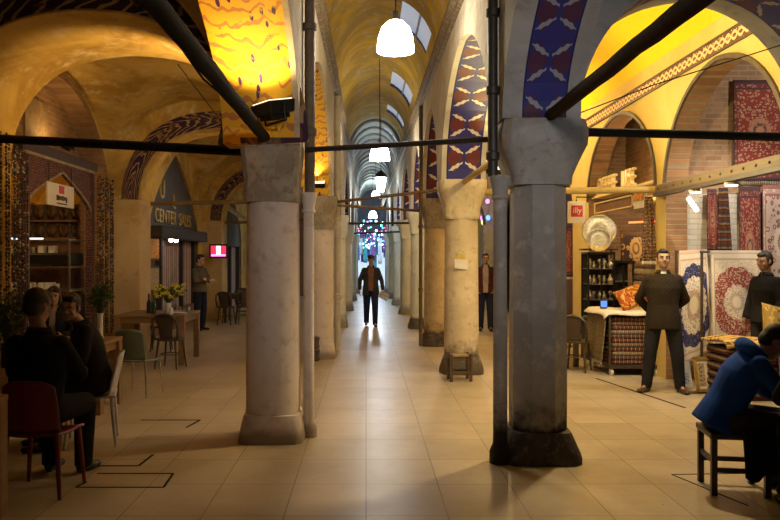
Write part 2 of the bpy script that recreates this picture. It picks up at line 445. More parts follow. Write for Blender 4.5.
M['frame_grey'] = plain('grey_painted_steel', (.3, .31, .32), .5)
for k, (s0, s1) in enumerate(SKY + FARSKY):
    y = (s0 + s1) / 2; a, c = xl(y), xr(y); r = (c - a) / 2; m = (a + c) / 2
    def ring(t, e): return (m + (r + e) * math.cos(t), 4.93 + (.98 + e) * math.sin(t))
    t0, t1 = PI * (1 - .91), PI * (1 - .59); b = MB()
    b.grid(6, 1, lambda u, v: (ring(t0 + (t1 - t0) * u, .10)[0], s0 - .1 + (s1 - s0 + .2) * v, ring(t0 + (t1 - t0) * u, .10)[1]))
    w = struct(b.build('window_%d' % (k + 1), M['skyglass'], solid=.015))
    f = MB()
    for t in (t0 + .04, (t0 + t1) / 2, t1 - .04):
        p, q = ring(t, .07), ring(t, .07); f.box((p[0], y, p[1]), (.035, s1 - s0 + .2, .035))
    f.build('window_frame', M['frame_grey'], w)
# ribs of the far vault
for k in range(14):
    y = 23.0 + k * 1.3; a, c = xl(y), xr(y)
    struct(MB().tube([((a + c) / 2 + ((c - a) / 2 - .02) * math.cos(t), y, 4.93 + .95 * math.sin(t)) for t in [PI * i / 16 for i in range(17)]], .05, 6).build('trim_%d' % (k + 1), M['plaster_grey'], smooth=True))
# cornices along both sides of the nave
M['cornice'] = arabesque('brown_carved_cornice', (.13, .09, .05), (.34, .26, .15), (.2, .14, .08), 9.0, 'Object')
for side, fx, sg in (('left', xl, 1), ('right', xr, -1)):
    b = MB()
    prof = [(0, 4.60), (.05, 4.62), (.05, 4.67), (.10, 4.74), (.10, 4.80), (0, 4.80)]
    ys = [-1 + 1.0 * i for i in range(48)]
    for y0, y1 in zip(ys, ys[1:]):
        for (d0, z0), (d1, z1) in zip(prof, prof[1:]):
            b.quad([(fx(y0) + sg * d0, y0, z0), (fx(y1) + sg * d0, y1, z0), (fx(y1) + sg * d1, y1, z1), (fx(y0) + sg * d1, y0, z1)])
    struct(b.build('cornice_' + side, M['cornice'], weld=True))

# ---------------------------------------------------------------- side hall beyond the round column (cafe side)
WL = -4.5
lprof = [(-2, 0), (.6, 0), (.6, 2.6)] + arch(.6, 5.8, 2.6, 4.3) + [(5.8, 0), (8.9, 0)] + arch(8.9, 13.0, 2.5, 4.33, point=.05) + [(13.0, 0), (15.7, 0)] + arch(15.7, 20.3, 2.2, 4.15, point=.55) + [(20.3, 0), (22.4, 0)] + arch(22.4, 27.4, 2.2, 4.1, point=.5) + [(27.4, 0), (34, 0)]
arch_wall('wall_left', lprof, 4.75, along_y(lambda y: WL, lambda y: WL - .4), [M['ochre'], M['brick']])
for k, (y0, y1) in enumerate(((-.6, .7), (6.9, 8.45), (13.25, 13.9), (20.8, 21.5), (28.4, 29.6))):
    struct(MB().box((-4.24, (y0 + y1) / 2, 1.36), (.6, y1 - y0, 2.72)).build('wall_pier_left', M['plaster_warm'] if k > 1 else M['ochre'], bevel=.03))
# transverse arches
for k, (y0, y1) in enumerate(((-.6, .7), (6.9, 8.45), (13.25, 13.9), (20.8, 21.5), (28.4, 29.6))):
    arch_wall('wall_cross_arch', [(-4.52, 2.72)] + arch(-3.96, -1.16, 2.72, 3.95, flat=2.7, point=.05) + [(-1.0, 2.72)], 4.78, along_x(y0, y1), [M['ochre'], M['ochre']])
# painted tulip bands round the face of two of them
def arch_band(name, pts, place, w, off, mat, thick=.008, cut=None):
    b = MB(); L = 0.0; n = len(pts); nor = []
    for i in range(n):
        a, c = pts[max(0, i - 1)], pts[min(n - 1, i + 1)]; d = Vector((c[0] - a[0], c[1] - a[1])).normalized(); nor.append(Vector((-d.y, d.x)))
    for i in range(n - 1):
        p, q = Vector(pts[i]), Vector(pts[i + 1]); d = (q - p).length
        quad = [p + nor[i] * off, q + nor[i + 1] * off, q + nor[i + 1] * (off + w), p + nor[i] * (off + w)]
        if cut and not cut((p.x + q.x) / 2): L += d; continue
        for dd in (0, 1): b.quad([place(v.x, v.y, dd * thick) for v in quad], [(-1, L), (-1, L + d), (1, L + d), (1, L)])
        for e0, e1 in ((0, 1), (2, 3)):
            b.quad([place(quad[e0].x, quad[e0].y, 0), place(quad[e1].x, quad[e1].y, 0), place(quad[e1].x, quad[e1].y, thick), place(quad[e0].x, quad[e0].y, thick)])
        L += d
    return struct(b.build(name, mat))
xa = arch(-3.96, -1.16, 2.72, 3.95, flat=2.7, point=.05)
arch_band('trim_painted_band_1', xa, lambda u, v, d: Vector((u, 6.9 - d, v)), .62, .02, M['tulip_worn'])
arch_band('trim_painted_band_2', xa, lambda u, v, d: Vector((u, 13.25 - d, v)), .30, .02, M['tulip_worn'])
arch_band('trim_painted_band_3', xa, lambda u, v, d: Vector((u, 20.8 - d, v)), .30, .02, M['tulip_worn'])
# groin vaults
def groin(name, x0, x1, y0, y1, spring, ax, ay, mat):
    def f(a): return max(0, 1 - abs(a) ** 2.3) ** .5
    def fn(u, v):
        tx, ty = 2 * u - 1, 2 * v - 1
        return (x0 + (x1 - x0) * u, y0 + (y1 - y0) * v, max(spring + (ax - spring) * f(tx), spring + (ay - spring) * f(ty)))
    b = MB().grid(48, 48, fn); struct(b.build(name, mat, smooth=True))
for k, (y0, y1) in enumerate(((.6, 7.0), (8.4, 13.3), (13.8, 20.9), (21.4, 28.5))):
    groin('ceiling_side_hall', -4.52, -1.2, y0, y1, 2.7, 4.45, 4.5, M['ochre'])
# brick ring and brick filling of the first lunette
lun = arch(8.9, 13.0, 2.5, 4.33, point=.05)
arch_band('trim_arch_ring', lun, lambda u, v, d: Vector((WL + d * 8, u, v)), .12, .0, M['brick'])
b = MB(); b.prism([(8.9, 3.12)] + [(u, max(3.12, z)) for u, z in lun[3:-3]] + [(13.0, 3.12)], lambda u, v, d: Vector((d, u, v)), WL - .38, WL - .26)
struct(b.build('wall_lunette_left', M['brick']))
struct(MB().box((WL - .245, 10.9, 3.55), (.03, .75, .85)).build('window_20', M['old_timber']))
# inside of the first shop
for nm, c, s, m in (('wall_cafe_back', (-6.6, 10.95, 1.6), (.1, 4.6, 3.2), 'wall_brown'), ('wall_cafe_side', (-5.75, 13.2, 1.6), (1.8, .1, 3.2), 'wall_brown'), ('wall_cafe_side_b', (-5.75, 8.7, 1.6), (1.8, .1, 3.2), 'wall_brown'), ('ceiling_cafe', (-5.7, 10.95, 3.16), (1.75, 4.5, .08), 'wall_brown')):
    M.setdefault('wall_brown', plain('brown_shop_wall', (.20, .10, .045), .7))
    struct(MB().box(c, s).build(nm, M[m]))
for nm, c, s in (('wall_cafe_hall_outer', (-6.7, 3.3, 2.4), (.1, 10.8, 4.8)), ('wall_shops_outer', (-5.3, 23.5, 2.4), (.1, 20.5, 4.8)), ('ceiling_cafe_outer', (-5.7, 15.5, 4.8), (2.1, 37, .08))):
    struct(MB().box(c, s).build(nm, M['wall_brown']))
# far end of that hall
struct(MB().box((-2.9, 33.9, 2.4), (4.5, .2, 4.8)).build('wall_side_hall_end', M['wall_brown']))
struct(MB().quad([(-4.5, 28.4, 4.75), (-1.2, 28.4, 4.75), (-1.2, 34, 4.75), (-4.5, 34, 4.75)]).build('ceiling_side_hall_end', M['ochre']))

# ---------------------------------------------------------------- carpet-shop side
WR = 4.2
big = arch(7.5, 10.62, 2.6, 4.05, point=.05)
small = arch(11.0, 14.3, 2.75, 4.07, point=.05)
rprof = [(-2, 0), (1.2, 0)] + arch(1.2, 5.6, 2.6, 4.0) + [(5.6, 0), (7.5, 0)] + big + [(10.62, 0), (11.0, 0)] + small + [(14.3, 0), (15.4, 0)] + arch(15.4, 19.4, 2.6, 4.05) + [(19.4, 0), (20.4, 0)] + arch(20.4, 24.4, 2.6, 4.05) + [(24.4, 0), (36, 0)]
arch_wall('wall_right', rprof, 4.55, along_y(lambda y: WR, lambda y: WR + .3), [M['warm_wall'], M['brick']])
for nm, pts in (('trim_arch_ring_big', big), ('trim_arch_ring_small', small)):
    M.setdefault('ring_dark', plain('dark_arch_moulding', (.09, .065, .035), .6))
    arch_band(nm, pts, lambda u, v, d: Vector((WR - d * 4, u, v)), .055, .0, M['ring_dark'])
# vault of that side
def rv(u, v):
    t = PI * (1 - u); return (2.95 + 1.27 * math.cos(t), -1 + 37 * v, 4.42 + 1.0 * math.sin(t))
struct(MB().grid(28, 72, rv).build('ceiling_bazaar', M['yellow'], smooth=True))
# painted scroll frieze
b = MB()
for i in range(60):
    y0, y1 = 6.9 + i * .25, 7.15 + i * .25
    b.quad([(WR - .012, y0, 4.15), (WR - .012, y1, 4.15), (WR - .012, y1, 4.33), (WR - .012, y0, 4.33)], [(y0, 0), (y1, 0), (y1, .18), (y0, .18)])
fz = struct(b.build('trim_frieze', M['scroll']))
b = MB()
for z in (4.15, 4.33): b.box((WR - .012, 14.4, z), (.03, 15.0, .022))
b.build('frieze_edge', M['ring_dark'], fz)
# cross arches: each its pier, arch and painted band
for k, (y0, y1) in enumerate(((-.6, .3), (6.2, 6.9), (24.8, 25.5))):
    ra = arch(1.74, 3.92, 2.8, 4.02, flat=2.4, point=.1)
    arch_wall('wall_cross_arch_right', [(1.62, 2.8)] + ra + [(4.2, 2.8)], 5.5, along_x(y0, y1), [M['plaster_grey'], M['tulip_big']], (.06, .26))
    struct(MB().box((4.05, (y0 + y1) / 2, 1.4), (.42, y1 - y0, 2.8)).build('wall_pier_right', M['plaster_grey'], bevel=.03))
# carpet shop and antiques shop rooms
for nm, c, s, m in (('wall_carpet_shop_side', (5.95, 10.8, 2.3), (2.9, .14, 4.6), 'brick_x'), ('wall_carpet_shop_back', (7.4, 9.0, 2.3), (.1, 4.0, 4.6), 'brick'), ('wall_carpet_shop_end', (5.95, 7.1, 2.3), (2.9, .1, 4.6), 'brick_x'),
                    ('wall_antiques_back', (6.4, 12.7, 1.4), (.1, 3.6, 2.8), 'wall_brown'), ('wall_antiques_end', (5.45, 14.65, 2.3), (1.9, .1, 4.6), 'brick_x'), ('wall_antiques_lunette', (5.05, 12.7, 3.6), (.1, 3.9, 1.7), 'brick'),
                    ('ceiling_antiques', (5.45, 12.7, 2.74), (1.9, 3.7, .08), 'warm_wall'), ('ceiling_shops', (5.95, 10.9, 4.64), (3.2, 7.8, .08), 'brick_x')):
    struct(MB().box(c, s).build(nm, M[m]))
struct(MB().box((5.02, 10.715, 1.3), (1.05, .03, 2.6)).build('wall_whitewashed_brick', M['white_brick']))
for nm, c, s in (('wall_bazaar_outer', (5.5, 25.4, 2.4), (.1, 21.4, 4.8)), ('wall_bazaar_outer_b', (5.5, 2.6, 2.4), (.1, 9.0, 4.8)), ('ceiling_bazaar_outer', (5.0, 25.4, 4.64), (1.2, 21.4, .08)), ('ceiling_bazaar_outer_b', (5.0, 2.6, 4.64), (1.2, 9, .08))):
    struct(MB().box(c, s).build(nm, M['wall_brown']))
# far end of the bazaar side and of the nave
M['far_stall'] = plain('dim_stall_backs', (.10, .10, .14), .8)
struct(MB().box((2.9, 35.9, 2.4), (2.7, .2, 4.9)).build('wall_bazaar_end', M['far_stall']))
struct(MB().box((.3, 47.5, 3), (3.6, .2, 6)).build('wall_far_end', M['far_stall']))
for x in (-.75, 1.4):
    struct(MB().box((x, 42.2, 2.5), (.3, 10.6, 5)).build('wall_far_left' if x < 0 else 'wall_far_right', M['far_vault']))

# ================================================================= COLUMNS
M['marble_round'] = stained('worn_whitewashed_stone', ((.74, .65, .57), (.69, .60, .52), (.52, .43, .34)), 1.6, .65, (.34, .27, .2), (.14, 1.3), .15)
M['stone_grey'] = stained('grey_painted_stone', ((.40, .385, .36), (.33, .32, .30), (.54, .52, .48)), 2.0, .6, (.04, .034, .03), (.42, 2.0), .35)
M['stone_cream'] = stained('cream_veined_marble', ((.70, .58, .38), (.60, .48, .30), (.42, .32, .19)), 2.4, .55, (.10, .075, .05), (.40, 1.8), .15)
M['stone_pale'] = stained('pale_marble', ((.70, .70, .60), (.62, .62, .52), (.54, .52, .40)), 2.0, .5, (.25, .23, .18), (.3, 1.0), .1)
M['stone_dark'] = stained('blackened_base_stone', ((.10, .085, .075), (.055, .048, .042), (.20, .18, .155)), 5, .7)
M['cap_stain'] = stained('stained_capital_stone', ((.42, .36, .27), (.30, .25, .18), (.20, .16, .11)), 4.5, .85)
M['cap_grey'] = stained('grey_capital_stone', ((.42, .41, .38), (.34, .33, .31), (.24, .23, .21)), 3.5, .7)

def column(x, y, r, kind, label, h=2.24, ztop=2.74, capw=.31, mats=None, basew=None):
    sh, cp, bs = mats
    t = thing('stone_column', label, 'column', (x, y, 0)); bw = basew or r * 1.25
    n = 8 if kind == 'oct' else 28; ph = .5 if kind == 'oct' else 0
    sq = MB().lathe((0, 0, 0), [(bw, 0), (bw, .05), (bw * .97, .09), (r * 1.06, .235), (r * 1.03, .25)], 32, .75 if kind != 'round2' else .45, .5)
    sq.build('base', bs, t, 'auto')
    MB().lathe((0, 0, 0), [(r * 1.0, .245), (r * 1.01, .6), (r * .99, 1.4), (r * .965, h - .05), (r * .965, h)], n, 0, ph).build('shaft', sh, t, 'auto')
    c = MB()
    if kind == 'oct':
        c.lathe((0, 0, 0), [(r * 1.02, h - .02), (r * 1.05, h + .05), (r * 1.22, h + .16), (capw * .98, h + .30), (capw, h + .36), (capw, h + .42), (capw * .94, ztop)], 32, .8, .5)
    elif kind == 'plain':
        c.lathe((0, 0, 0), [(r * 1.0, h - .02), (r * 1.04, h + .03), (capw * .9, h + .18), (capw, ztop - .06), (capw, ztop)], 32, .75, .5)
    else:
        c.lathe((0, 0, 0), [(r * .99, h - .03), (r * 1.06, h + .02), (r * 1.0, h + .07), (r * 1.12, h + .22), (capw, ztop - .13), (capw * 1.02, ztop - .11), (capw * 1.02, ztop)], 32, .8, .5)
    c.build('capital', cp, t, 'auto')
    return t
ML = (M['marble_round'], M['cap_stain'], M['marble_round'])
column(-.88, 7.2, .255, 'plain', 'thick round whitewashed column with grey stained capital under the black-sheathed beam', 2.24, 2.74, .29, ML, .31)
column(1.47, 6.5, .245, 'oct', 'grey eight-sided column with blackened base and broad flared capital', 2.33, 2.84, .37, (M['stone_grey'], M['cap_grey'], M['stone_dark']), .33)
MC = (M['stone_cream'], M['cap_stain'], M['stone_dark']); MC2 = (M['stone_cream'], M['stone_cream'], M['stone_cream']); MP = (M['stone_pale'], M['stone_pale'], M['stone_pale'])
column(1.42, 11.3, .255, 'round2', 'cream marble column with a taped paper note and a low stool at its foot', 2.3, 2.84, .35, MC2, .33)
column(-.78, 13.0, .22, 'plain', 'pale column with a stained capital and two stone drums at its foot', 2.2, 2.74, .30, (M['marble_round'], M['cap_stain'], M['marble_round']), .27)
column(1.36, 14.8, .23, 'round2', 'yellowed marble column directly behind the one with the paper note', 2.3, 2.84, .33, MC, .30)
column(1.30, 18.4, .22, 'round2', 'pale column with dark foot beyond the yellowed marble column', 2.3, 2.84, .32, (M['stone_pale'], M['stone_pale'], M['stone_dark']), .29)
column(-.70, 18.7, .21, 'plain', 'pale pilaster-like column behind the one with stone drums', 2.2, 2.74, .28, MP, .26)
FL = ['pale column beside the walking man, third beyond the yellowed one', 'pale column fourth along the row beyond the paper note', 'pale column fifth along the row beyond the paper note', 'pale distant column last of the row beyond the paper note']
for (x, y), l in zip(RCOL[5:], FL): column(x, y, .21, 'round2', l, 2.3, 2.84, .3, MP, .28)
FL = ['slim pale column across the aisle from the walking man', 'distant pale column second beyond the walking man on the cafe row', 'last pale column of the cafe row near the far stalls']
for (x, y), l in zip(LCOL[4:], FL): column(x, y, .2, 'plain', l, 2.2, 2.74, .27, MP, .25)
column(-.88, -.8, .255, 'plain', 'round whitewashed column beside the camera position', 2.24, 2.74, .29, ML, .31)
column(1.47, -.5, .245, 'oct', 'grey eight-sided column beside the camera position', 2.33, 2.84, .37, (M['stone_grey'], M['cap_grey'], M['stone_dark']), .33)

# slim colonnettes and rain pipes on the nave side
def colonnette(x, y, z1, mat, label, r=.052):
    t = thing('colonnette', label, 'colonnette', (x, y, 0))
    MB().lathe((0, 0, 0), [(r * 1.5, 0), (r * 1.5, .10), (r * 1.05, .16), (r, .2), (r * .95, z1 - .2)], 14).build('shaft', mat, t, 'auto')
    MB().lathe((0, 0, 0), [(r * .95, z1 - .2), (r * 1.3, z1 - .18), (r * 1.05, z1 - .14), (r * 1.45, z1 - .03), (r * 1.5, z1)], 14).build('capital', mat, t, 'auto')
    return t
colonnette(-.545, 7.22, 2.32, M['marble_round'], 'slim white colonnette attached to the thick round column')
colonnette(1.115, 6.30, 2.38, M['stone_grey'], 'slim grey colonnette attached to the eight-sided column', .06)
M['pipe'] = plain('weathered_brown_pipe', (.14, .105, .07), .6, scale=14)
M['pipe_dark'] = plain('blackened_pipe', (.05, .045, .04), .5, .3)
def rainpipe(name, x, y, z0, z1, r, mat, label, joints):
    t = thing(name, label, 'pipe', (x, y, z0))
    MB().cyl((0, 0, 0), (0, 0, z1 - z0), r, r, 12).build('pipe', mat, t, 'auto')
    for z in joints: MB().lathe((0, 0, z - z0), [(r, -.04), (r * 1.35, -.03), (r * 1.35, .03), (r, .04)], 12).build('collar', mat, t, 'auto')
    return t
rainpipe('rain_pipe', -.535, 7.22, 2.32, 4.6, .05, M['pipe'], 'brown rain pipe rising above the slim white colonnette', (2.9, 3.9))
rainpipe('rain_pipe', 1.06, 6.34, 2.38, 4.75, .042, M['pipe_dark'], 'black rain pipe rising above the slim grey colonnette', (2.55, 3.1, 3.75))
rainpipe('rain_pipe', xr(14.5) - .035, 14.45, 0.02, 4.6, .035, M['pipe'], 'slim brown rain pipe in front of the yellowed marble column', (1.1, 2.3, 3.6))
rainpipe('rain_pipe', xl(13.6) + .05, 13.6, 0.02, 4.6, .055, M['plaster'], 'cream painted pipe running up past the column with stone drums', (1.0, 2.4))

# ================================================================= TIE BARS
def bar(name, pts, r, mat, label, cat='tie bar', rough=0.0, group=None):
    b = MB(); pts = [Vector(p) for p in pts]
    fine = [];
    for a, c in zip(pts, pts[1:]):
        k = max(2, int((c - a).length / .25))
        for i in range(k): fine.append(a.lerp(c, i / k) + Vector([random.uniform(-1, 1) * rough for _ in range(3)]))
    fine.append(pts[-1]); b.tube(fine, [r * random.uniform(1 - rough * 12, 1 + rough * 12) for _ in fine], 10)
    o = b.build(name, mat, smooth='auto'); return tag(o, label, cat, group)
bar('tie_beam', [(-.92, 6.98, 2.80), (-.90, -.5, 2.80)], .05, M['black_wrap'], 'thick black-sheathed beam running overhead from the round column', 'beam', .004)
bar('tie_beam', [(1.50, 6.2, 2.86), (1.46, -.2, 2.86)], .05, M['wrap_brown'], 'thick wrapped timber beam running overhead from the eight-sided column', 'beam', .004)
bar('tie_bar', [(-4.02, 8.1, 2.98), (-1.15, 7.25, 2.72)], .048, M['black_wrap'], 'black bar across the cafe hall from the round column', rough=.002)
bar('tie_bar', [(-.56, 7.15, 2.72), (1.16, 6.55, 2.73)], .026, M['dark_iron'], 'black pipe across the aisle between round and eight-sided columns')
bar('tie_bar', [(1.8, 6.5, 2.78), (3.9, 6.9, 2.80)], .04, M['black_wrap'], 'black bar across the carpet side from the eight-sided column', rough=.002)
bar('tie_bar', [(-3.96, 14.0, 2.70), (-1.05, 13.1, 2.70)], .04, M['old_timber'], 'brown bar across the cafe hall at the second arch')
bar('tie_bar', [(-3.96, 21.2, 2.68), (-1.0, 18.9, 2.66)], .04, M['old_timber'], 'brown bar across the cafe hall farther down at the third arch')
M['gilt_timber'] = wood('yellow_painted_timber', (.42, .29, .09), (.55, .40, .14), .6)
bar('tie_bar', [(1.7, 11.3, 2.68), (4.2, 10.85, 2.68)], .05, M['gilt_timber'], 'thick yellow pole from the note column to the carpet shop pier', rough=.001)
bar('tie_bar', [(-.52, 13.0, 2.66), (1.12, 11.35, 2.72)], .026, M['old_timber'], 'brown bar across the aisle ending at the note column')
bar('tie_bar', [(-.52, 13.2, 2.62), (1.05, 14.8, 2.62)], .026, M['old_timber'], 'brown bar across the aisle ending at the yellowed column')
bar('tie_bar', [(-.48, 18.7, 2.55), (1.08, 18.4, 2.55)], .028, M['dark_iron'], 'dark bar across the aisle above the walking man')
bar('tie_bar', [(-.45, 24.5, 2.5), (1.05, 23.0, 2.5)], .03, M['dark_iron'], 'distant dark bar across the aisle behind the walking man')
bar('tie_bar', [(1.45, 6.9, 2.8), (1.42, 11.0, 2.8)], .04, M['gilt_timber'], 'timber tie joining the eight-sided column to the note column')
bar('tie_bar', [(1.42, 11.6, 2.78), (1.37, 14.6, 2.78)], .035, M['gilt_timber'], 'timber tie joining the note column to the yellowed column')
# cables
bar('electric_cable', [P(168, 13, 4.0) + Vector((0, .9, .35)), P(140, -4, 4.0) + Vector((0, .6, .5)), ] if False else [(-1.42, 5.3, 3.35), (-1.2, 5.6, 3.02), (-1.0, 5.9, 2.87)], .009, M['black_wrap'], 'loose black cable looping onto the black-sheathed beam', 'cable')
bar('electric_cable', [(-2.1, 8.47, 3.86), (-1.8, 10.2, 3.35), (-1.5, 13.2, 2.78)], .006, M['black_wrap'], 'thin black cable slung under the amber cafe vault', 'cable')
bar('electric_cable', [(1.75, 6.6, 2.92), (2.5, 6.55, 3.2), (3.6, 6.6, 3.55)], .005, M['black_wrap'], 'thin cable strung under the bright yellow vault', 'cable')
# ================================================================= THINGS
M['white_panel'] = plain('white_sign_panel', (.72, .66, .55), .5, var=.05)
M['red_sign'] = plain('red_sign', (.55, .03, .03), .5, var=.05)
M['black_metal'] = plain('black_metal', (.02, .019, .018), .45, .5)
M['silver'] = plain('polished_silver', (.50, .47, .42), .36, 1.0, var=.25, scale=30)
M['brass'] = plain('old_brass', (.62, .40, .12), .3, 1.0)
M['gold_letter'] = plain('gold_lettering', (.62, .42, .12), .4, .6)
M['cream_letter'] = plain('cream_lettering', (.80, .66, .36), .6, var=.06)
M['clear'] = glass('clear_glass', (.95, .97, .95), .03)
M['table_wood'] = wood('honey_table_wood', (.20, .11, .04), (.28, .165, .065), .45)
M['dark_wood'] = wood('dark_chair_wood', (.05, .032, .02), (.075, .05, .03), .45)
M['white_china'] = plain('white_china', (.7, .68, .64), .3, var=.04)
M['cloth_white'] = plain('white_cotton', (.68, .62, .5), .9, var=.08)
M['lamp_cool'] = glow('lit_cool_glass_shade', (.85, .93, 1), 7.0, (.9, .9, .9))
M['lamp_white'] = glow('lit_white_glass_shade', (1, .89, .72), 32.0, (.9, .88, .8))
M['bulb'] = glow('lit_spot_lens', (1, .93, .8), 12.0)
M['leaf'] = plain('dark_leaf', (.05, .09, .025), .5, var=.4, scale=25)
M['yellow_flower'] = plain('yellow_blossom', (.55, .48, .04), .6, var=.25, scale=30)
M['green_glass'] = plain('green_bottle_glass', (.02, .05, .025), .1)

# ---- pendant lamps along the nave
def pendant(x, y, z, r, label, ceil=5.9, mat='lamp_white'):
    t = thing('pendant_lamp', label, 'lamp', (x, y, z))
    prof = [(r, 0), (r * 1.0, r * .25), (r * .93, r * .8), (r * .75, r * 1.3), (r * .42, r * 1.62), (r * .2, r * 1.7)]
    MB().lathe((0, 0, 0), prof, 28).build('lamp_shade', M[mat], t, smooth=True)
    MB().cyl((0, 0, r * 1.68), (0, 0, r * 1.68 + .1), .035).build('lamp_holder', M['black_metal'], t, 'auto')
    MB().cyl((0, 0, r * 1.68 + .1), (0, 0, ceil - z), .008, n=6).build('cord', M['black_metal'], t)
    return t
pendant(.32, 8.2, 3.93, .20, 'big white dome pendant lamp closest to the columns, hanging in the aisle')
pendant(.29, 16.0, 3.76, .21, 'white pendant lamp behind the black pipe, second along the aisle')
pendant(.36, 28.0, 3.9, .17, 'small distant white pendant lamp, third along the aisle', mat='lamp_cool')
pendant(.34, 38.0, 3.7, .22, 'faraway white pendant lamp over the coloured stalls', mat='lamp_cool')
pendant(2.78, 8.2, 4.62, .18, 'pendant lamp under the yellow vault hidden behind the grey arch', 5.4)
t = thing('hanging_lantern', 'white glass-sided lantern hanging far down the aisle', 'lantern', (.43, 22.0, 3.62))
MB().lathe((0, 0, 0), [(.10, 0), (.17, .42)], 6).build('lantern_glass', M['lamp_cool'], t)
MB().lathe((0, 0, .42), [(.2, 0), (.13, .12), (.03, .2)], 6).build('roof', M['black_metal'], t)
MB().cyl((0, 0, .6), (0, 0, 2.2), .01, n=6).build('cord', M['black_metal'], t)

# ---- floodlights on the capitals, with some added ones below
M['flood_lens'] = glow('lit_flood_lens', (1, .8, .5), 2.0, (.3, .3, .3))
def flood(loc, aim, label, s=.24):
    t = thing('flood_light', label, 'floodlight', loc)
    q = (Vector(aim) - Vector(loc)).to_track_quat('Z', 'Y').to_matrix()
    def put(b): b.v = [q @ v for v in b.v]; return b
    put(MB().box((0, 0, 0), (s * 1.25, s, s * .45), taper=1.12)).build('housing', M['black_metal'], t, bevel=.012)
    put(MB().box((0, 0, s * .24), (s * 1.2, s * .95, .012))).build('lens', M['flood_lens'], t)
    put(MB().tube([(-s * .72, 0, .02), (-s * .72, 0, -s * .5), (s * .72, 0, -s * .5), (s * .72, 0, .02)], .012, 6)).build('yoke', M['black_metal'], t)
    for k in (-1, 0, 1): put(MB().box((k * s * .35, 0, -s * .28), (.02, s * .8, .05))).build('cooling_fin', M['black_metal'], t)
    return t
flood((-.80, 6.55, 2.99), (-1.0, 6.4, 4.2), 'black floodlight on top of the round column lighting the yellow arch')
flood((-.80, 12.72, 2.96), (-.9, 11.8, 4.2), 'black floodlight above the capital of the column with stone drums', .2)
flood((1.82, 7.0, 3.02), (2.9, 10.5, 5.2), 'black floodlight behind the eight-sided column facing the yellow vault', .2)
flood((-1.33, 7.62, 2.92), (-3, 10, 4.3), 'black floodlight behind the round column facing the cafe vault', .2)

flood((1.28, -.12, 2.98), (.2, 7, 2.6), 'added black floodlight on the column beside the camera position', .2)  # made-up fixture for the added light on the column fronts
flood((2.75, 2.2, 3.0), (2.4, 6.2, 4.3), 'added black floodlight over the black-coated person facing the grey arch', .2)  # made-up fixture for the added cool light on the arch face
t = thing('added_lamp_pole', 'added black pole carrying the added floodlight near the black-coated person', 'pole', (2.75, 2.2, 0)); MB().cyl((0, 0, 0), (0, 0, 2.93), .02).build('pole', M['black_metal'], t, 'auto'); MB().lathe((0, 0, 0), [(.2, 0), (.2, .02), (.03, .04)], 20).build('base', M['black_metal'], t, 'auto')  # made-up pole, only there to hold the added floodlight

flood((1.86, 11.1, 3.02), (3.3, 9.3, 5.3), 'added black floodlight on the marble note column facing the yellow vault', .2)  # extra fixture, added to brighten the yellow vault more evenly
flood((-4.36, 11.1, 3.36), (-4.75, 11.1, 3.9), 'added black floodlight on the lintel of the tiled gateway', .16)  # fixture added along with the light on the lunette brick

# ---- signs on the carpet side
t = thing('hanging_sign', 'square white lightbox sign with red cafe logo beside the coffee shop arch', 'sign', (3.87, 13.95, 2.54))
MB().box((0, 0, 0), (.31, .07, .40)).build('panel', M['white_panel'], t, bevel=.01)
MB().box((0, -.04, .02), (.21, .012, .21)).build('red_square', M['red_sign'], t)
text_mesh('illy', .15, 'lettering', M['white_panel'], t, frameM((0, -.05, .03), (1, 0, 0), (0, 0, 1)))
MB().tube([(.0, 0, .2), (.0, 0, .28), (.33, 0, .28)], .012, 6).build('bracket', M['black_metal'], t)
t = thing('shop_lettering', 'cream standing letters of the coffee shop name under the brick arch', 'sign letters', (4.36, 13.2, 2.86))
for w, y in (('COFFEE', .66), ('LIFE', -.60)):
    text_mesh(w, .43, 'word', M['cream_letter'], t, frameM((0, y, .15), (0, -1, 0), (0, 0, 1)), .03, sx=.86)
tag(MB().box((4.38, 12.65, 2.83), (.26, 3.26, .05)).build('ledge', M['cream_letter'], bevel=.008), 'cream ledge carrying the coffee shop letters', 'ledge')
t = thing('fascia_sign', 'long narrow brown shop sign with pale edging above the silver trays', 'sign', (4.14, 12.65, 2.585))
MB().box((0, 0, 0), (.05, 1.9, .16)).build('board', M['wall_brown'], t)
MB().box((-.03, 0, .085), (.03, 1.94, .02)).box((-.03, 0, -.085), (.03, 1.94, .02)).box((-.03, .96, 0), (.03, .02, .19)).box((-.03, -.96, 0), (.03, .02, .19)).build('edging', M['cream_letter'], t)
t = thing('picture_sign', 'small square sign with an orange food picture beside the long narrow sign', 'sign', (4.13, 11.42, 2.60))
MB().box((0, 0, 0), (.04, .46, .30)).build('panel', M['white_panel'], t)
M['food_pic'] = arabesque('orange_food_picture', (.55, .2, .03), (.8, .5, .1), (.3, .06, .02), 9, 'Object')
MB().box((-.025, 0, .05), (.012, .40, .17)).build('picture', M['food_pic'], t)
tag(MB().cyl((4.3, 12.4, 2.28), (4.72, 12.4, 2.30), .014).build('neon_tube', glow('red_neon', (1, .10, .03), 6)), 'glowing red neon tube inside the coffee shop', 'neon light')

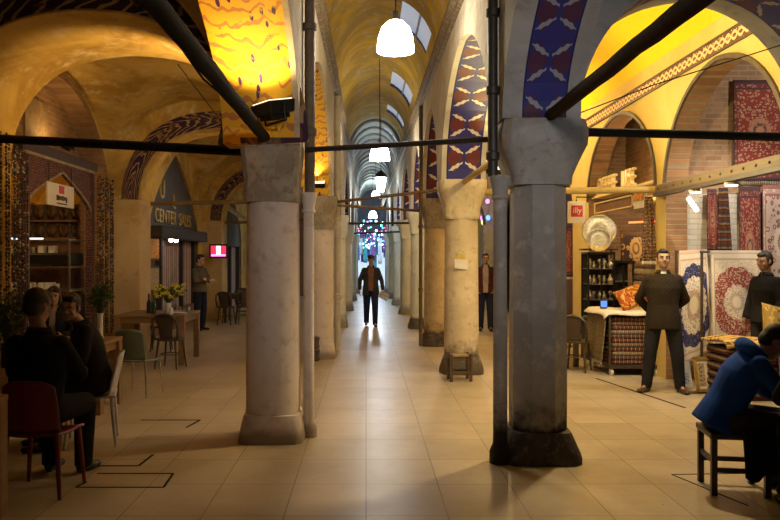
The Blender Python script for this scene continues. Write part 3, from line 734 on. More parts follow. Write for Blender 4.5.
# ---- timber lintel and its downlights
M['lintel_wood'] = wood('brown_gilt_lintel', (.10, .065, .025), (.17, .11, .045), .5, 'y')
t = thing('shop_lintel', 'yellowish timber lintel with studs across the carpet shop front', 'lintel', (4.14, 9.0, 2.67))
MB().box((0, 0, 0), (.12, 3.4, .12)).build('board', M['lintel_wood'], t, bevel=.01)
MB().box((-.04, 0, -.085), (.10, 3.4, .05)).build('lower_moulding', M['dark_wood'], t)
b = MB()
for i in range(13): b.ball((-.064, -1.6 + i * .266, 0), (.012, .018, .018), None, 8, 5)
b.build('studs', M['dark_wood'], t)
for y, l in ((9.5, 'white downlight under the lintel closer to the standing man'), (8.57, 'white downlight under the lintel above the red carpet')):
    d = thing('downlight', l, 'light', (4.13, y, 2.52))
    MB().lathe((0, 0, 0), [(.075, 0), (.08, .02), (.06, .06)], 18).build('rim', M['white_panel'], d)
    MB().cyl((0, 0, -.006), (0, 0, .012), .065, n=18).build('lens', M['bulb'], d)
d = thing('tube_light', 'tilted white tube light against the whitewashed bricks', 'light', (4.40, 10.2, 2.42)); d.rotation_euler = (0, R(-35), 0)
MB().box((0, 0, 0), (.05, .03, .20)).build('diffuser', M['bulb'], d, bevel=.01)
MB().box((.0, .025, 0), (.07, .02, .24)).build('backplate', M['white_panel'], d)

# ---- rugs
RED = (.36, .04, .03); NAVY = (.03, .035, .11); CRM = (.68, .60, .46); GOLD = (.45, .30, .08)
M['rug_red'] = rug_mat('rug_red_medallion', (.30, .07, .055), (.62, .50, .42), (.66, .60, .50), (.42, .36, .32), (.66, .58, .47), 1.9, 26, .23, 16, .49)
M['rug_navy'] = rug_mat('rug_navy_medallion', (.035, .04, .12), (.10, .10, .2), (.68, .60, .50), (.50, .36, .28), (.66, .58, .5), 1.9, 22, .37, 18, .54)
M['rug_wine'] = rug_mat('rug_wine', (.20, .04, .035), (.38, .24, .17), (.33, .17, .12), (.07, .04, .05), (.12, .04, .045), 2.2, 17, .2)
M['rug_dark'] = rug_mat('rug_dark_rosettes', (.05, .03, .03), (.38, .24, .12), (.42, .26, .12), (.10, .06, .04), (.09, .05, .035), .8, 5, .2)
M['rug_pale'] = rug_mat('rug_pale_paisley', (.42, .33, .29), (.20, .09, .09), (.5, .42, .36), (.24, .10, .10), (.35, .25, .22), 2.0, 9, .2)
M['kilim_gold'] = stripe_mat('gold_kilim', ((.60, .38, .10), (.52, .32, .07), (.12, .07, .03), (.58, .40, .14), (.40, .2, .05)), 5, 1)
M['kilim_olive'] = arabesque('olive_kilim', (.16, .12, .06), (.30, .23, .12), (.10, .05, .03), 14, 'Object')
M['kilim_brown'] = arabesque('brown_kilim', (.10, .05, .025), (.34, .20, .08), (.05, .025, .015), 12, 'Object')
M['kilim_mix'] = stripe_mat('mixed_kilim', ((.06, .03, .02), (.15, .03, .02), (.05, .03, .025), (.20, .12, .05), (.05, .05, .06)), 9)
def rug(name, tl, tr, h, mat, label, wave=.03, lean=0.0, nwave=3, group=None, n=(16, 30), flare=0.0, fringe=True, cat='carpet', foot=0.0):
    """hanging rug: top edge tl -> tr, hanging h, leaning out by `lean` (towards -normal) at its foot"""
    tl, tr = Vector(tl), Vector(tr); u_ = (tr - tl); nrm = Vector((u_.y, -u_.x, 0)).normalized()
    mid = (tl + tr) / 2; base = Vector((mid.x, mid.y, 0))
    def fn(u, v):
        p = tl + u_ * (u + (u - .5) * flare * (1 - v))
        k = 1 - v
        off = wave * math.sin(u * PI * 2 * nwave + k * .8) * (k ** .5) * .5 + lean * k
        return p + nrm * off - Vector((0, 0, h * k + foot * k * (u - .5))) - base
    o = MB().grid(n[0], n[1], fn).build(name, M[mat], solid=.014, smooth=True, loc=base)
    tag(o, label, cat, group)
    if fringe:
        b = MB()
        for i in range(28):
            u = (i + .5) / 28; p = fn(u, 0); b.cyl(p, p + Vector((random.uniform(-.006, .006), random.uniform(-.006, .006), -.05)), .004, .002, 4)
        b.build('fringe', M['cloth_white'], o)
    return o
rug('hanging_carpet', (4.30, 10.42, 1.80), (4.66, 10.36, 1.82), 1.50, 'rug_navy', 'tall cream and navy medallion carpet hung beside the standing man', .05, .10, 2, flare=.35, foot=-.25)
rug('hanging_carpet', (4.55, 10.02, 1.80), (5.22, 10.02, 1.80), 1.36, 'rug_red', 'cream carpet with a big red medallion hung over a rail', .03, .05, 2)
rug('hanging_carpet', (4.77, 10.60, 2.66), (4.90, 10.60, 2.66), .86, 'rug_wine', 'narrow red runner on the whitewashed wall closer to the tube light', .05, .03, 2, flare=.4)
rug('hanging_carpet', (4.93, 10.60, 2.68), (5.06, 10.60, 2.68), .88, 'kilim_mix', 'narrow dark kilim hung beside the red runner', .05, .03, 2, flare=.5)
rug('hanging_carpet', (5.16, 10.66, 4.2), (5.9, 10.66, 4.2), 1.42, 'rug_wine', 'wine red carpet hung high on the brick wall over the lintel', .03, .02, 2)
rug('hanging_carpet', (5.22, 10.62, 2.7), (5.52, 10.62, 2.7), 1.7, 'rug_wine', 'wine red floral carpet behind the big medallion carpet', .03, .02, 2)
rug('hanging_carpet', (5.54, 10.60, 2.72), (6.1, 10.60, 2.72), 1.6, 'rug_pale', 'pale grey paisley carpet hanging in the shop corner', .03, .02, 2)
rug('hanging_carpet', (4.40, 13.1, 2.14), (4.92, 13.1, 2.14), .55, 'rug_dark', 'dark square carpet with tan rosettes inside the coffee shop', .01, .01, 1, fringe=False)
rug('hanging_kilim', (4.02, 10.93, 2.58), (4.12, 10.90, 2.58), .92, 'kilim_brown', 'brown and gold kilim draped down the pier behind the standing man', .06, .06, 2, flare=.9)
rug('hanging_kilim', (3.62, 14.2, 2.3), (3.86, 14.2, 2.3), .95, 'rug_wine', 'reddish textile hanging below the white lightbox sign', .05, .03, 2)
t = thing('carpet_rail', 'wooden rail on two posts carrying the red medallion carpet', 'rail', (4.88, 10.05, 0))
MB().cyl((-.45, 0, 1.785), (.45, 0, 1.785), .016).build('rail', M['dark_wood'], t)
for x in (-.43, .43): MB().cyl((x, 0, 0), (x, 0, 1.79), .018).build('post', M['dark_wood'], t)
t = thing('carpet_rail', 'wooden rail on two posts carrying the navy medallion carpet', 'rail', (4.48, 10.44, 0))
MB().cyl((-.22, 0, 1.79), (.22, 0, 1.79), .016).build('rail', M['dark_wood'], t)
for x in (-.21, .21): MB().cyl((x, 0, 0), (x, 0, 1.8), .018).build('post', M['dark_wood'], t)
# rugs carry-alls: chest of folded rugs with gold kilim
for i in range(6):
    y = .0 + i * .105
    b = MB(); b.box((0, 0, .05), (.60 + random.uniform(-.02, .02), .60, .095))
    tag(b.build('folded_rug', M['kilim_mix' if i % 2 else 'rug_wine'] if False else M['kilim_mix'], loc=(4.60, 9.30, y), rz=random.uniform(-.03, .03), bevel=.035), 'dark folded rug in the low stack under the gold kilim', 'folded rug', 'folded rugs under the gold kilim')
def drape(u, v):
    x = -.34 + .68 * u; y = -.36 + .70 * v
    return (x, y, .03 + .02 * math.sin(u * 7 + v * 5) - (.06 * max(0, (.12 - v) / .12)) - .04 * max(0, (u - .9) / .1))
tag(MB().grid(22, 22, drape).build('gold_kilim', M['kilim_gold'], loc=(4.60, 9.30, .665), solid=.03, smooth=True), 'gold striped kilim folded on top of the dark rug stack', 'kilim')
M['cushion_gold'] = arabesque('gold_damask_cushion', (.34, .22, .05), (.55, .38, .11), (.16, .10, .03), 8, 'Object')
M['cushion_red'] = arabesque('red_gold_cushion', (.40, .10, .02), (.70, .42, .08), (.30, .03, .02), 9, 'Object')
def cushion(loc, w, h, d, rot, mat, label):
    m = Euler(rot).to_matrix()
    def fn(sgn):
        def g(u, v):
            a, c = 2 * u - 1, 2 * v - 1; k = (max(0, 1 - a ** 4) * max(0, 1 - c ** 4)) ** .5
            pin = 1 - .10 * (a * a * c * c) * 0 + 0
            return m @ Vector((a * w / 2 * (1 - .06 * (1 - abs(c) ** 2)), sgn * d / 2 * k, c * h / 2 * (1 - .06 * (1 - abs(a) ** 2))))
        return g
    b = MB().grid(14, 14, fn(1)); b.grid(14, 14, lambda u, v: fn(-1)(1 - u, v)); b.uv = {}
    return tag(b.build('cushion', M[mat], loc=loc, smooth=True, weld=True), label, 'cushion')
cushion((5.02, 9.20, .92), .46, .42, .18, (R(-22), R(12), R(6)), 'cushion_gold', 'big gold patterned cushion leaning on the rug stack')
cushion((5.46, 9.26, .80), .40, .42, .18, (R(-20), R(-6), R(-6)), 'cushion_gold', 'gold patterned cushion half behind the bigger one')
tag(MB().box((0, 0, .29), (.36, .40, .58)).build('low_bench', M['dark_wood'], loc=(5.46, 9.25, 0), bevel=.01), 'dark low bench under the gold cushion', 'bench')
# pictures leaning at the foot of the carpets
def leaning_picture(loc, w, h, ang, frame, label, inner):
    t = thing('framed_picture', label, 'picture', loc); t.rotation_euler = (R(-ang), 0, R(6))
    f = MB()
    f.box((0, 0, h - .018), (w, .03, .036)).box((0, 0, .018), (w, .03, .036)).box((-w / 2 + .018, 0, h / 2), (.036, .03, h)).box((w / 2 - .018, 0, h / 2), (.036, .03, h))
    f.build('frame', M[frame], t)
    MB().box((0, .005, h / 2), (w - .05, .012, h - .05)).build('mount', M['white_panel'], t)
    for x in inner: MB().box((x, -.004, h / 2), (w * .26, .008, h * .62)).build('print', M['print_brown'], t)
M['print_brown'] = arabesque('brown_miniature_print', (.45, .36, .24), (.18, .12, .08), (.3, .14, .08), 12, 'Object')
M['print_blue'] = arabesque('blue_tile_print', (.55, .56, .58), (.04, .12, .5), (.05, .2, .6), 14, 'Object')
leaning_picture((4.30, 9.52, .02), .30, .44, 14, 'gold_letter', 'cream mounted picture with two brown prints leaning by the rug stack', (-.06, .06))
t = thing('picture_board', 'white board with blue tile pictures leaning below the navy carpet', 'picture', (4.14, 9.86, .02)); t.rotation_euler = (R(-16), 0, R(4))
MB().box((0, 0, .17), (.22, .014, .34)).build('board', M['white_panel'], t)
MB().box((-.01, -.010, .11), (.16, .006, .14)).build('print', M['print_blue'], t)
tag(MB().box((4.35, 9.55, .008), (.75, .12, .016)).build('floor_plank', M['dark_wood'], rz=0), 'thin dark plank under the leaning pictures', 'plank')

# ---- rug trolley
t = thing('rug_trolley', 'wheeled trolley loaded with folded rugs behind the standing man', 'trolley', (3.88, 11.4, 0))
MB().box((0, 0, .13), (.74, .92, .05)).build('deck', M['dark_wood'], t)
for x in (-.36, .36):
    for y in (-.45, .45):
        MB().box((x, y, .52), (.03, .03, .76)).build('post', M['dark_wood'], t)
        c = MB().cyl((x * .9 - .02, y * .9, .05), (x * .9 + .02, y * .9, .05), .05, n=14).build('caster', M['white_china'], t)
MB().box((0, -.45, .89), (.74, .03, .03)).box((0, .45, .89), (.74, .03, .03)).build('top_rail', M['dark_wood'], t)
for i in range(11):
    m = M['kilim_mix'] if i % 3 else M['rug_wine']
    col = [(.16, .05, .03), (.08, .06, .045), (.28, .22, .14), (.09, .035, .03), (.20, .15, .09)][i % 5]
    key = 'fold%d' % (i % 5); M.setdefault(key, stripe_mat('folded_rug_weave_%d' % (i % 5), (col, tuple(k * .4 for k in col), (.30, .24, .16), col, (.16, .04, .03)), 17, 0))
    tag(MB().box((0, 0, .031), (.64 + random.uniform(-.02, .02), .84, .060)).build('folded_rug', M[key], loc=(3.885, 11.4, .157 + i * .0625), rz=random.uniform(-.02, .02), bevel=.022), 'thin folded rug in the trolley stack behind the standing man', 'folded rug', 'folded rugs on the trolley')
def cloth(u, v):
    x = -.46 + .88 * u; y = -.50 + 1.0 * v; dz = 0
    if x < -.39: dz -= (-.39 - x) * .8
    if y < -.46: dz -= (-.46 - y) * 1.2
    return (x, y, .02 + .010 * math.sin(9 * u + 6 * v) + dz)
tag(MB().grid(24, 24, cloth).build('white_cloth', M['cloth_white'], loc=(3.88, 11.4, .905), solid=.012, smooth=True), 'rumpled white cloth on top of the rug trolley', 'cloth')
rug('draped_kilim', (3.47, 11.82, .90), (3.47, 10.96, .90), .70, 'kilim_olive', 'olive kilim draped down the side of the rug trolley', .04, .05, 2, cat='kilim')
cushion((3.93, 11.25, 1.115), .44, .34, .17, (R(-28), R(-18), R(10)), 'cushion_red', 'red and gold cushion lying on the trolley cloth')
t = thing('small_screen', 'small glowing blue screen on the trolley cloth', 'screen', (3.62, 11.55, .935)); t.scale = (.72,) * 3
MB().box((0, 0, .09), (.15, .03, .16)).build('casing', M['black_metal'], t); MB().box((0, -.018, .09), (.13, .008, .135)).build('display', glow('blue_screen', (.08, .25, .9), .9), t)
MB().box((0, .02, .01), (.12, .10, .02)).build('stand', M['black_metal'], t)

# ---- silver vitrine
def vitrine(x, y, w, d, h, label, shelves):
    t = thing('display_cabinet', label, 'display cabinet', (x, y, 0))
    for sx in (-1, 1):
        for sy in (-1, 1): MB().box((sx * (w / 2 - .015), sy * (d / 2 - .015), h / 2), (.03, .03, h)).build('post', M['black_metal'], t)
    MB().box((0, 0, h - .02), (w, d, .04)).build('top', M['black_metal'], t)
    MB().box((0, 0, .35), (w, d, .70)).build('base', M['shop_dark'], t, bevel=.006)
    MB().box((0, d / 2 - .01, (h + .7) / 2), (w - .04, .012, h - .72)).build('back_panel', M['shop_dark'], t)
    MB().box((0, -d / 2 + .02, h / 2 + .3), (.02, .02, h - .75)).build('mullion', M['black_metal'], t)
    for z in shelves: MB().box((0, 0, z), (w - .05, d - .05, .014)).build('shelf', M['silver'], t)
    return t
vitrine(3.93, 12.85, .46, .40, 1.80, 'tall black glass-fronted cabinet of silver pots beside the trolley', (1.00, 1.26, 1.52))
vitrine(4.36, 13.0, .36, .36, 1.66, 'narrower dark cabinet behind the trolley, under the rosette carpet', (1.0, 1.3))
def pot(loc, s, k):
    t = tag(MB().lathe((0, 0, 0), [[(.03, 0), (.034, .006), (.012, .02), (.045, .06), (.04, .10), (.018, .13), (.026, .155)], [(.03, 0), (.05, .04), (.05, .07), (.02, .10), (.016, .14), (.022, .15)], [(.03, 0), (.012, .02), (.012, .07), (.034, .10), (.036, .14), (.03, .15)]][k], 16).build('silver_pot', M['silver'], loc=loc, smooth=True), 'small silver pot on a shelf of the black cabinet', 'pot', 'silver pots in the black cabinet')
    t.scale = (s, s, s); return t
for z in (1.007, 1.267, 1.527):
    for i in range(5): pot((3.76 + i * .085, 12.74 + .05 * (i % 2), z), random.uniform(.8, 1.1), (i + int(z * 10)) % 3)
for x, y, z, r, l in ((3.98, 12.93, 2.16, .29, 'large engraved round silver tray standing above the black cabinet'), (3.92, 12.76, 2.00, .20, 'smaller round silver tray leaning on top of the black cabinet')):
    t = thing('silver_tray', l, 'tray', (x, y, z)); m = Euler((R(80), 0, R(-20))).to_matrix()
    b = MB().lathe((0, 0, 0), [(r * .1, .0), (r * .8, .0), (r * .9, .012), (r, .028), (r, .034), (r * .88, .018), (r * .5, .008)], 36); b.v = [m @ v for v in b.v]; b.build('dish', M['silver'], t, smooth=True)
    b = MB().lathe((0, 0, 0), [(r * .55, .009), (r * .55, .014), (r * .5, .014), (r * .5, .009)], 36); b.v = [m @ v for v in b.v]; b.build('engraved_ring', M['silver'], t)
t = thing('wall_shelf', 'dark shelf carrying the large silver tray', 'shelf', (3.98, 12.98, 1.845)); MB().box((0, 0, 0), (.6, .22, .03)).build('board', M['dark_wood'], t); MB().box((.25, .1, -.08), (.03, .03, .15)).build('bracket', M['dark_wood'], t)
# textiles stacked on a counter inside the coffee shop
t = thing('shop_counter', 'dark counter carrying folded textiles behind the trolley', 'counter', (4.62, 12.2, 0)); MB().box((0, 0, .6), (.66, .5, 1.2)).build('body', M['dark_wood'], t, bevel=.01); MB().box((0, 0, 1.215), (.72, .56, .03)).build('top', M['table_wood'], t)
for i, c in enumerate(((.33, .25, .15), (.12, .09, .07), (.40, .33, .22), (.2, .12, .07))):
    key = 'txt%d' % i; M[key] = plain('folded_textile_%d' % i, c, .95, var=.3, scale=20)
    tag(MB().box((0, 0, .05), (.55 - .02 * i, .36, .1)).build('folded_textile', M[key], loc=(4.62, 12.2, 1.231 + i * .1005), rz=random.uniform(-.05, .05), bevel=.035), ['tan', 'near-black', 'pale beige', 'brown'][i] + ' folded textile in the pile on the dark counter', 'folded textile')

# ---- cafe gate with tiled spandrels
M['tile_arabesque'] = arabesque('dark_red_tile_arabesque', (.09, .02, .028), (.26, .19, .14), (.06, .05, .14), 17, 'Object')
M['gate_frame'] = plain('dark_gate_frame', (.05, .03, .02), .5)
t = thing('tiled_gateway', 'tiled pointed-arch gateway of the cafe with dark red arabesques', 'gateway', (-4.47, 11.1, 0))
ar = arch(-1.12, 1.12, 2.47, 2.95, 24, point=.75)
poly = [(-1.2, 3.08), (-1.2, 2.40), (-1.12, 2.40)] + ar + [(1.12, 2.40), (1.2, 2.40), (1.2, 3.08)]
b = MB(); n = len(ar)
for (u0, z0), (u1, z1) in zip(ar, ar[1:]):
    for d in (-.03, .03): b.quad([(d, u0, z0), (d, u1, z1), (d, u1, 3.08), (d, u0, 3.08)])
    b.quad([(-.03, u0, z0), (.03, u0, z0), (.03, u1, z1), (-.03, u1, z1)])
b.build('spandrel', M['tile_arabesque'], t)
b = MB(); b.tube([(.035, u, z) for u, z in ar], .018, 6); b.box((.03, 0, 3.09), (.05, 2.5, .04)); b.build('edging', M['cap_stain'], t)
for u in (-1.19, 1.19):
    MB().box((0, u, 1.54), (.10, .12, 3.08)).build('jamb', M['tile_arabesque'], t); MB().box((.055, u, 1.54), (.012, .05, 3.0)).build('jamb_fillet', M['gate_frame'], t)
MB().box((0, 0, 3.18), (.12, 2.7, .14)).build('lintel', M['gate_frame'], t)
t = thing('hanging_sign', 'white cafe sign with a red crest and dark script hanging in the tiled gateway', 'sign', (-4.40, 10.92, 2.60))
MB().box((0, 0, 0), (.03, .95, .32)).build('panel', M['white_panel'], t, bevel=.006)
MB().box((.02, .0, .08), (.008, .17, .11)).build('crest', M['red_sign'], t)
b = MB()
for i, (w, h) in enumerate(((.06, .08), (.045, .06), (.05, .055), (.04, .075), (.05, .055), (.04, .085))): b.box((.02, -.15 + i * .065, -.04 - (.015 if i == 5 else 0)), (.008, w, h))
for i in range(9): b.box((.02, -.16 + i * .042, -.12), (.008, .025, .018))
b.build('script', M['gate_frame'], t, bevel=.004)
MB().cyl((0, -.4, .16), (0, -.4, .42), .005, n=5).cyl((0, .4, .16), (0, .4, .42), .005, n=5).build('hanger', M['black_metal'], t)
def beads(y0, y1, label, n, seed, x0=-4.38):
    rnd = random.Random(seed); b = MB()
    for i in range(n):
        y = y0 + (y1 - y0) * i / (n - 1); z = 3.05; x = x0 + rnd.uniform(-.03, .03)
        while z > .45:
            r = rnd.uniform(.008, .019); b.mi = rnd.choice((0, 0, 1, 2, 3)); b.ball((x, y, z - r), (r, r, r * 1.2), None, 6, 4); z -= r * 2.3 + rnd.uniform(0, .02)
    o = b.build('bead_curtain', [M['gate_frame'], M['cap_stain'], M['bead_red'], M['bead_blue']]); tag(o, label, 'bead strings', kind='stuff')
M['bead_red'] = plain('dark_red_beads', (.10, .025, .02), .3); M['bead_blue'] = plain('dark_blue_beads', (.025, .03, .07), .3)
beads(9.0, 9.85, 'strings of dark beads hanging on the near jamb of the tiled gateway', 16, 1)
beads(12.4, 13.2, 'strings of dark beads hanging on the far jamb of the tiled gateway', 15, 2)
beads(7.85, 8.42, 'strings of dark beads hanging against the ochre pier beside the gateway', 12, 3, -3.89)
# inside the cafe
M['amber_wall'] = arabesque('amber_lit_wall', (.62, .30, .03), (.75, .42, .06), (.3, .1, .02), 4, 'Object')
struct(MB().box((-5.7, 13.10, 2.9), (1.7, .06, .55)).build('wall_amber', M['amber_wall']))
for r in range(2):
    for c in range(5):
        tag(MB().lathe((0, 0, 0), [(.085, 0), (.075, .03), (.03, .12), (.022, .17), (.04, .2), (.035, .24), (.01, .26)], 14).build('dark_figurine', M['gate_frame'], loc=(-5.92 + c * .21, 13.02, 2.05 + .30 * r), smooth=True), 'dark bell-shaped figurine on the brown shelves inside the cafe', 'figurine', 'dark figurines on the cafe shelves')
    tag(MB().box((-5.6, 13.04, 2.035 + .30 * r), (1.3, .2, .03)).build('wall_shelf', M['wall_brown']), ['lower', 'upper'][r] + ' brown shelf of dark figurines inside the cafe', 'shelf')
t = thing('display_cabinet', 'cafe display counter with a lit top and shelves of white china', 'display cabinet', (-5.34, 12.05, 0))
MB().box((0, 0, .55), (1.5, .7, 1.1)).build('base', M['shop_dark'], t, bevel=.01)
for z in (1.19, 1.56, 1.98): MB().box((0, 0, z), (1.5, .66, .03)).build('shelf', M['silver'], t)
MB().box((0, .02, 1.68), (1.48, .62, .2)).build('hood', M['black_metal'], t, bevel=.03)
for x in (-.74, .74): MB().box((x, -.3, 1.55), (.03, .03, .9)).build('post', M['silver'], t)
MB().box((-.1, -.33, 2.0), (.9, .02, .02)).build('strip_light', glow('cool_strip_light', (.9, .95, 1), 2.5), t)
rc = random.Random(5)
for z, n in ((1.206, 12), (1.781, 8)):
    for i in range(n):
        x = -5.97 + i * 1.2 / n
        if i % 3 == 2: b = MB().lathe((0, 0, 0), [(.03, 0), (.04, .03), (.045, .09), (.04, .09), (.03, .02)], 12); nm, ct = 'cup', 'cup'
        else: b = MB().box((0, 0, .055), (.085, .2, .11)); nm, ct = 'white_box', 'box'
        tag(b.build(nm, M['white_china'], loc=(x, 11.92 + rc.uniform(-.03, .03), z), rz=rc.uniform(-.1, .1)), ('white cup standing on the cafe display shelves' if nm == 'cup' else 'white carton standing on the cafe display shelves'), ct, 'white %ss on the cafe display shelves' % ct)

# ---- second shop of that side: dark sign board with gold letters, lit windows
sh = arch(15.75, 20.3, 2.2, 4.13, point=.55)
b = MB(); b.prism([(15.75, 2.15)] + sh[1:-1] + [(20.3, 2.15)], lambda u, v, d: Vector((d, u - 18.0, v)), -.06, .06)
M['board_grey'] = plain('grey_sign_board', (.075, .07, .06), .6)
t = thing('shopfront', 'dark pointed shop front with gold sign letters and lit textile windows', 'shop front', (-4.62, 18.0, 0))
b.build('sign_board', M['board_grey'], t)
for w, y, z, s in (('U', -1.1, 3.22, .62), ('L', -.05, 3.02, .5)): text_mesh(w, s, 'letter', M['gold_letter'], t, frameM((.075, y, z), (0, 1, 0), (0, 0, 1)), .02)
text_mesh('CENTER', .44, 'lettering', M['gold_letter'], t, frameM((.075, -.80, 2.62), (0, 1, 0), (0, 0, 1)), .02, sx=1.12)
text_mesh('SALES', .44, 'lettering', M['gold_letter'], t, frameM((.075, 1.02, 2.62), (0, 1, 0), (0, 0, 1)), .02, sx=1.12)
MB().box((.18, 0, 2.25), (.42, 4.5, .26)).build('awning', M['shop_dark'], t, bevel=.03)
for y in (-1.2, -.75): MB().ball((.3, y, 2.10), .05).build('spot_lamp', M['bulb'], t, smooth=True)
for y in (-2.2, -1.05, .9, 2.2): MB().box((0, y, 1.06), (.12, .12, 2.12)).build('mullion', M['shop_dark'], t)
MB().box((.0, 0, .25), (.1, 4.5, .5)).build('stall_riser', M['wall_brown'], t)
MB().box((-.1, -.05, 1.3), (.012, 4.4, 1.65)).build('backing', M['wall_brown'], t)
M['win_textile'] = stripe_mat('window_textiles', ((.40, .30, .26), (.30, .10, .08), (.45, .40, .38), (.22, .16, .2), (.5, .42, .32)), 2.6, 1)
MB().box((-.05, .0, 1.3), (.05, 1.8, 1.6)).build('hung_textiles', M['win_textile'], t)
MB().box((-.04, 1.55, 1.3), (.04, 1.1, 1.6)).build('hung_textiles', M['win_textile'], t)
for y, z, m in ((-1.65, 1.92, 'rug_wine'), (-1.65, 1.25, 'print_brown')):
    f = MB().box((.03, y, z), (.03, .85, .55)).build('poster_frame', M['gate_frame'], t); MB().box((.05, y, z), (.012, .75, .46)).build('poster', M[m] if m == 'print_brown' else M['food_pic'], f)
# third shop front, television, awning
t = thing('shopfront', 'dim pointed shop front beyond the television', 'shop front', (-4.62, 24.9, 0))
b = MB(); s3 = arch(22.4, 27.4, 2.2, 4.1, point=.5); b.prism([(22.4, 2.1)] + s3[1:-1] + [(27.4, 2.1)], lambda u, v, d: Vector((d, u - 24.9, v)), -.06, .06); b.build('sign_board', M['board_grey'], t)
MB().box((-.1, 0, 1.05), (.05, 5, 2.1)).build('backing', M['win_textile'], t)
for y in (-2.4, -.8, .8, 2.4): MB().box((0, y, 1.05), (.1, .1, 2.1)).build('mullion', M['shop_dark'], t)
t = thing('awning', 'pale canvas awning above the television', 'awning', (-4.15, 22.6, 2.75))
MB().grid(12, 8, lambda u, v: (-.35 + 1.1 * u, -.6 + 1.8 * v, .75 * (1 - u) ** 1.3 + .04 * math.sin(v * 14))).build('canvas', M['cloth_white'], t, solid=.01, smooth=True)
MB().box((.75, .3, .0), (.03, 1.8, .06)).build('front_bar', M['black_metal'], t)
t = thing('television', 'small television showing a red and white picture on the pier', 'television', (-3.93, 20.2, 1.88)); t.rotation_euler.z = R(8)
t.scale = (.86, .86, .86)
MB().box((0, 0, 0), (.56, .08, .44)).build('casing', M['black_metal'], t, bevel=.012)
scr = MB().box((0, -.045, 0), (.46, .01, .34)).build('screen', glow('tv_red', (.75, .03, .10), 1.3), t)
for bx, sx, m in (((0, -.052, .03), (.13, .006, .26), 'w'), ((0, -.052, -.125), (.44, .006, .06), 'b')):
    M.setdefault('tv_w', glow('tv_white', (.9, .93, 1), 2.2)); M.setdefault('tv_b', glow('tv_blue', (.45, .35, 1), 1.8))
    MB().box(bx, sx).build('screen_picture', M['tv_' + m], scr)
MB().box((0, .3, .0), (.06, .6, .06)).build('bracket', M['black_metal'], t)

# ---- far stalls
colors = [(1, .1, .1), (.1, .3, 1), (.1, .9, .5), (1, .8, .2), (.8, .2, 1), (.6, .9, 1), (1, 1, 1)]
for i, c in enumerate(colors): M['glow%d' % i] = glow('coloured_lamp_glass_%d' % i, c, 3.0)
rl = random.Random(11)
proto = {}
CN = ['red', 'blue', 'green', 'amber', 'violet', 'pale blue', 'white']
def bead_lamp(loc, s, k, where):
    key = k
    if key not in proto: proto[key] = MB().ball((0, 0, 0), (.1, .1, .12), None, 10, 7).build('hanging_lamp', M['glow%d' % k], smooth=True); o = proto[key]
    else: o = proto[key].copy(); COL.objects.link(o)
    if key + 100 not in proto: proto[key + 100] = MB().cyl((0, 0, .1), (0, 0, 1.5), .006, n=4).build('cord', M['black_metal'])
    q = proto[key + 100].copy() if proto[key + 100].parent else proto[key + 100]
    if q is not proto[key + 100]: COL.objects.link(q)
    q.parent = o
    o.location = loc; o.scale = (s, s, s); tag(o, '%s glass lamp hanging %s' % (CN[k], where), 'lamp', '%s lamps hanging %s' % (CN[k], where))
for i in range(64): bead_lamp((rl.uniform(-.45, 1.1), rl.uniform(39, 45), rl.uniform(2.3, 3.9)), rl.uniform(.25, .62), rl.choice((1, 5, 6, 5, 6, 1, 4, 0, 2)), 'at the far end of the aisle')
for i in range(16): bead_lamp((rl.uniform(2.6, 4.0), rl.uniform(23, 26), rl.uniform(2.2, 3.6)), rl.uniform(.6, 1.2), rl.choice((0, 4, 2, 3, 1, 4)), 'beyond the man in the maroon jacket')
M['scarf_blue'] = stripe_mat('blue_scarves', ((.05, .12, .45), (.3, .45, .75), (.04, .06, .25), (.6, .7, .85)), 1.5, 0)
M['scarf_white'] = plain('pale_scarf', (.65, .7, .8), .9); M['scarf_violet'] = plain('violet_scarf', (.25, .10, .4), .9); M['scarf_teal'] = plain('teal_scarf', (.06, .3, .4), .9)
for i in range(12):
    m = ('scarf_blue', 'scarf_white', 'scarf_violet', 'scarf_teal')[i % 4]; nm = ('blue striped', 'white', 'violet', 'teal')[i % 4]
    x = -.5 + i * .15 + rl.uniform(-.04, .04); y = 45 + (i % 3) * .4
    rug('hanging_scarf', (x - .12, y, 3.2 - .3 * (i % 2)), (x + .12, y, 3.2 - .3 * (i % 2)), rl.uniform(1.0, 1.9), m, nm + ' scarf hanging in the stall at the far end of the aisle', .05, .03, 2, nm + ' scarves at the far end', (6, 8), fringe=False, cat='scarf')
struct(MB().box((.35, 46.6, 1.2), (1.7, .1, 2.4)).build('wall_far_glow_panel', glow('lit_far_shop', (.6, .75, 1), 1.0, (.5, .6, .75))))  # the panel itself glows, standing in for the far shop's light
for k, (x, col) in enumerate(((3.2, 'scarf_violet'), (3.5, 'scarf_teal'), (3.8, 'scarf_white'), (2.8, 'rug_wine'), (3.0, 'scarf_blue'))):
    rug('hanging_scarf', (x - .14, 26.5 + .1 * k, 3.0), (x + .14, 26.5 + .1 * k, 3.0), 1.9, col, ('violet', 'teal', 'white', 'wine red', 'blue striped')[k] + ' textile hanging behind the man in the maroon jacket', .05, .03, 2, None, (6, 8), fringe=False, cat='textile')

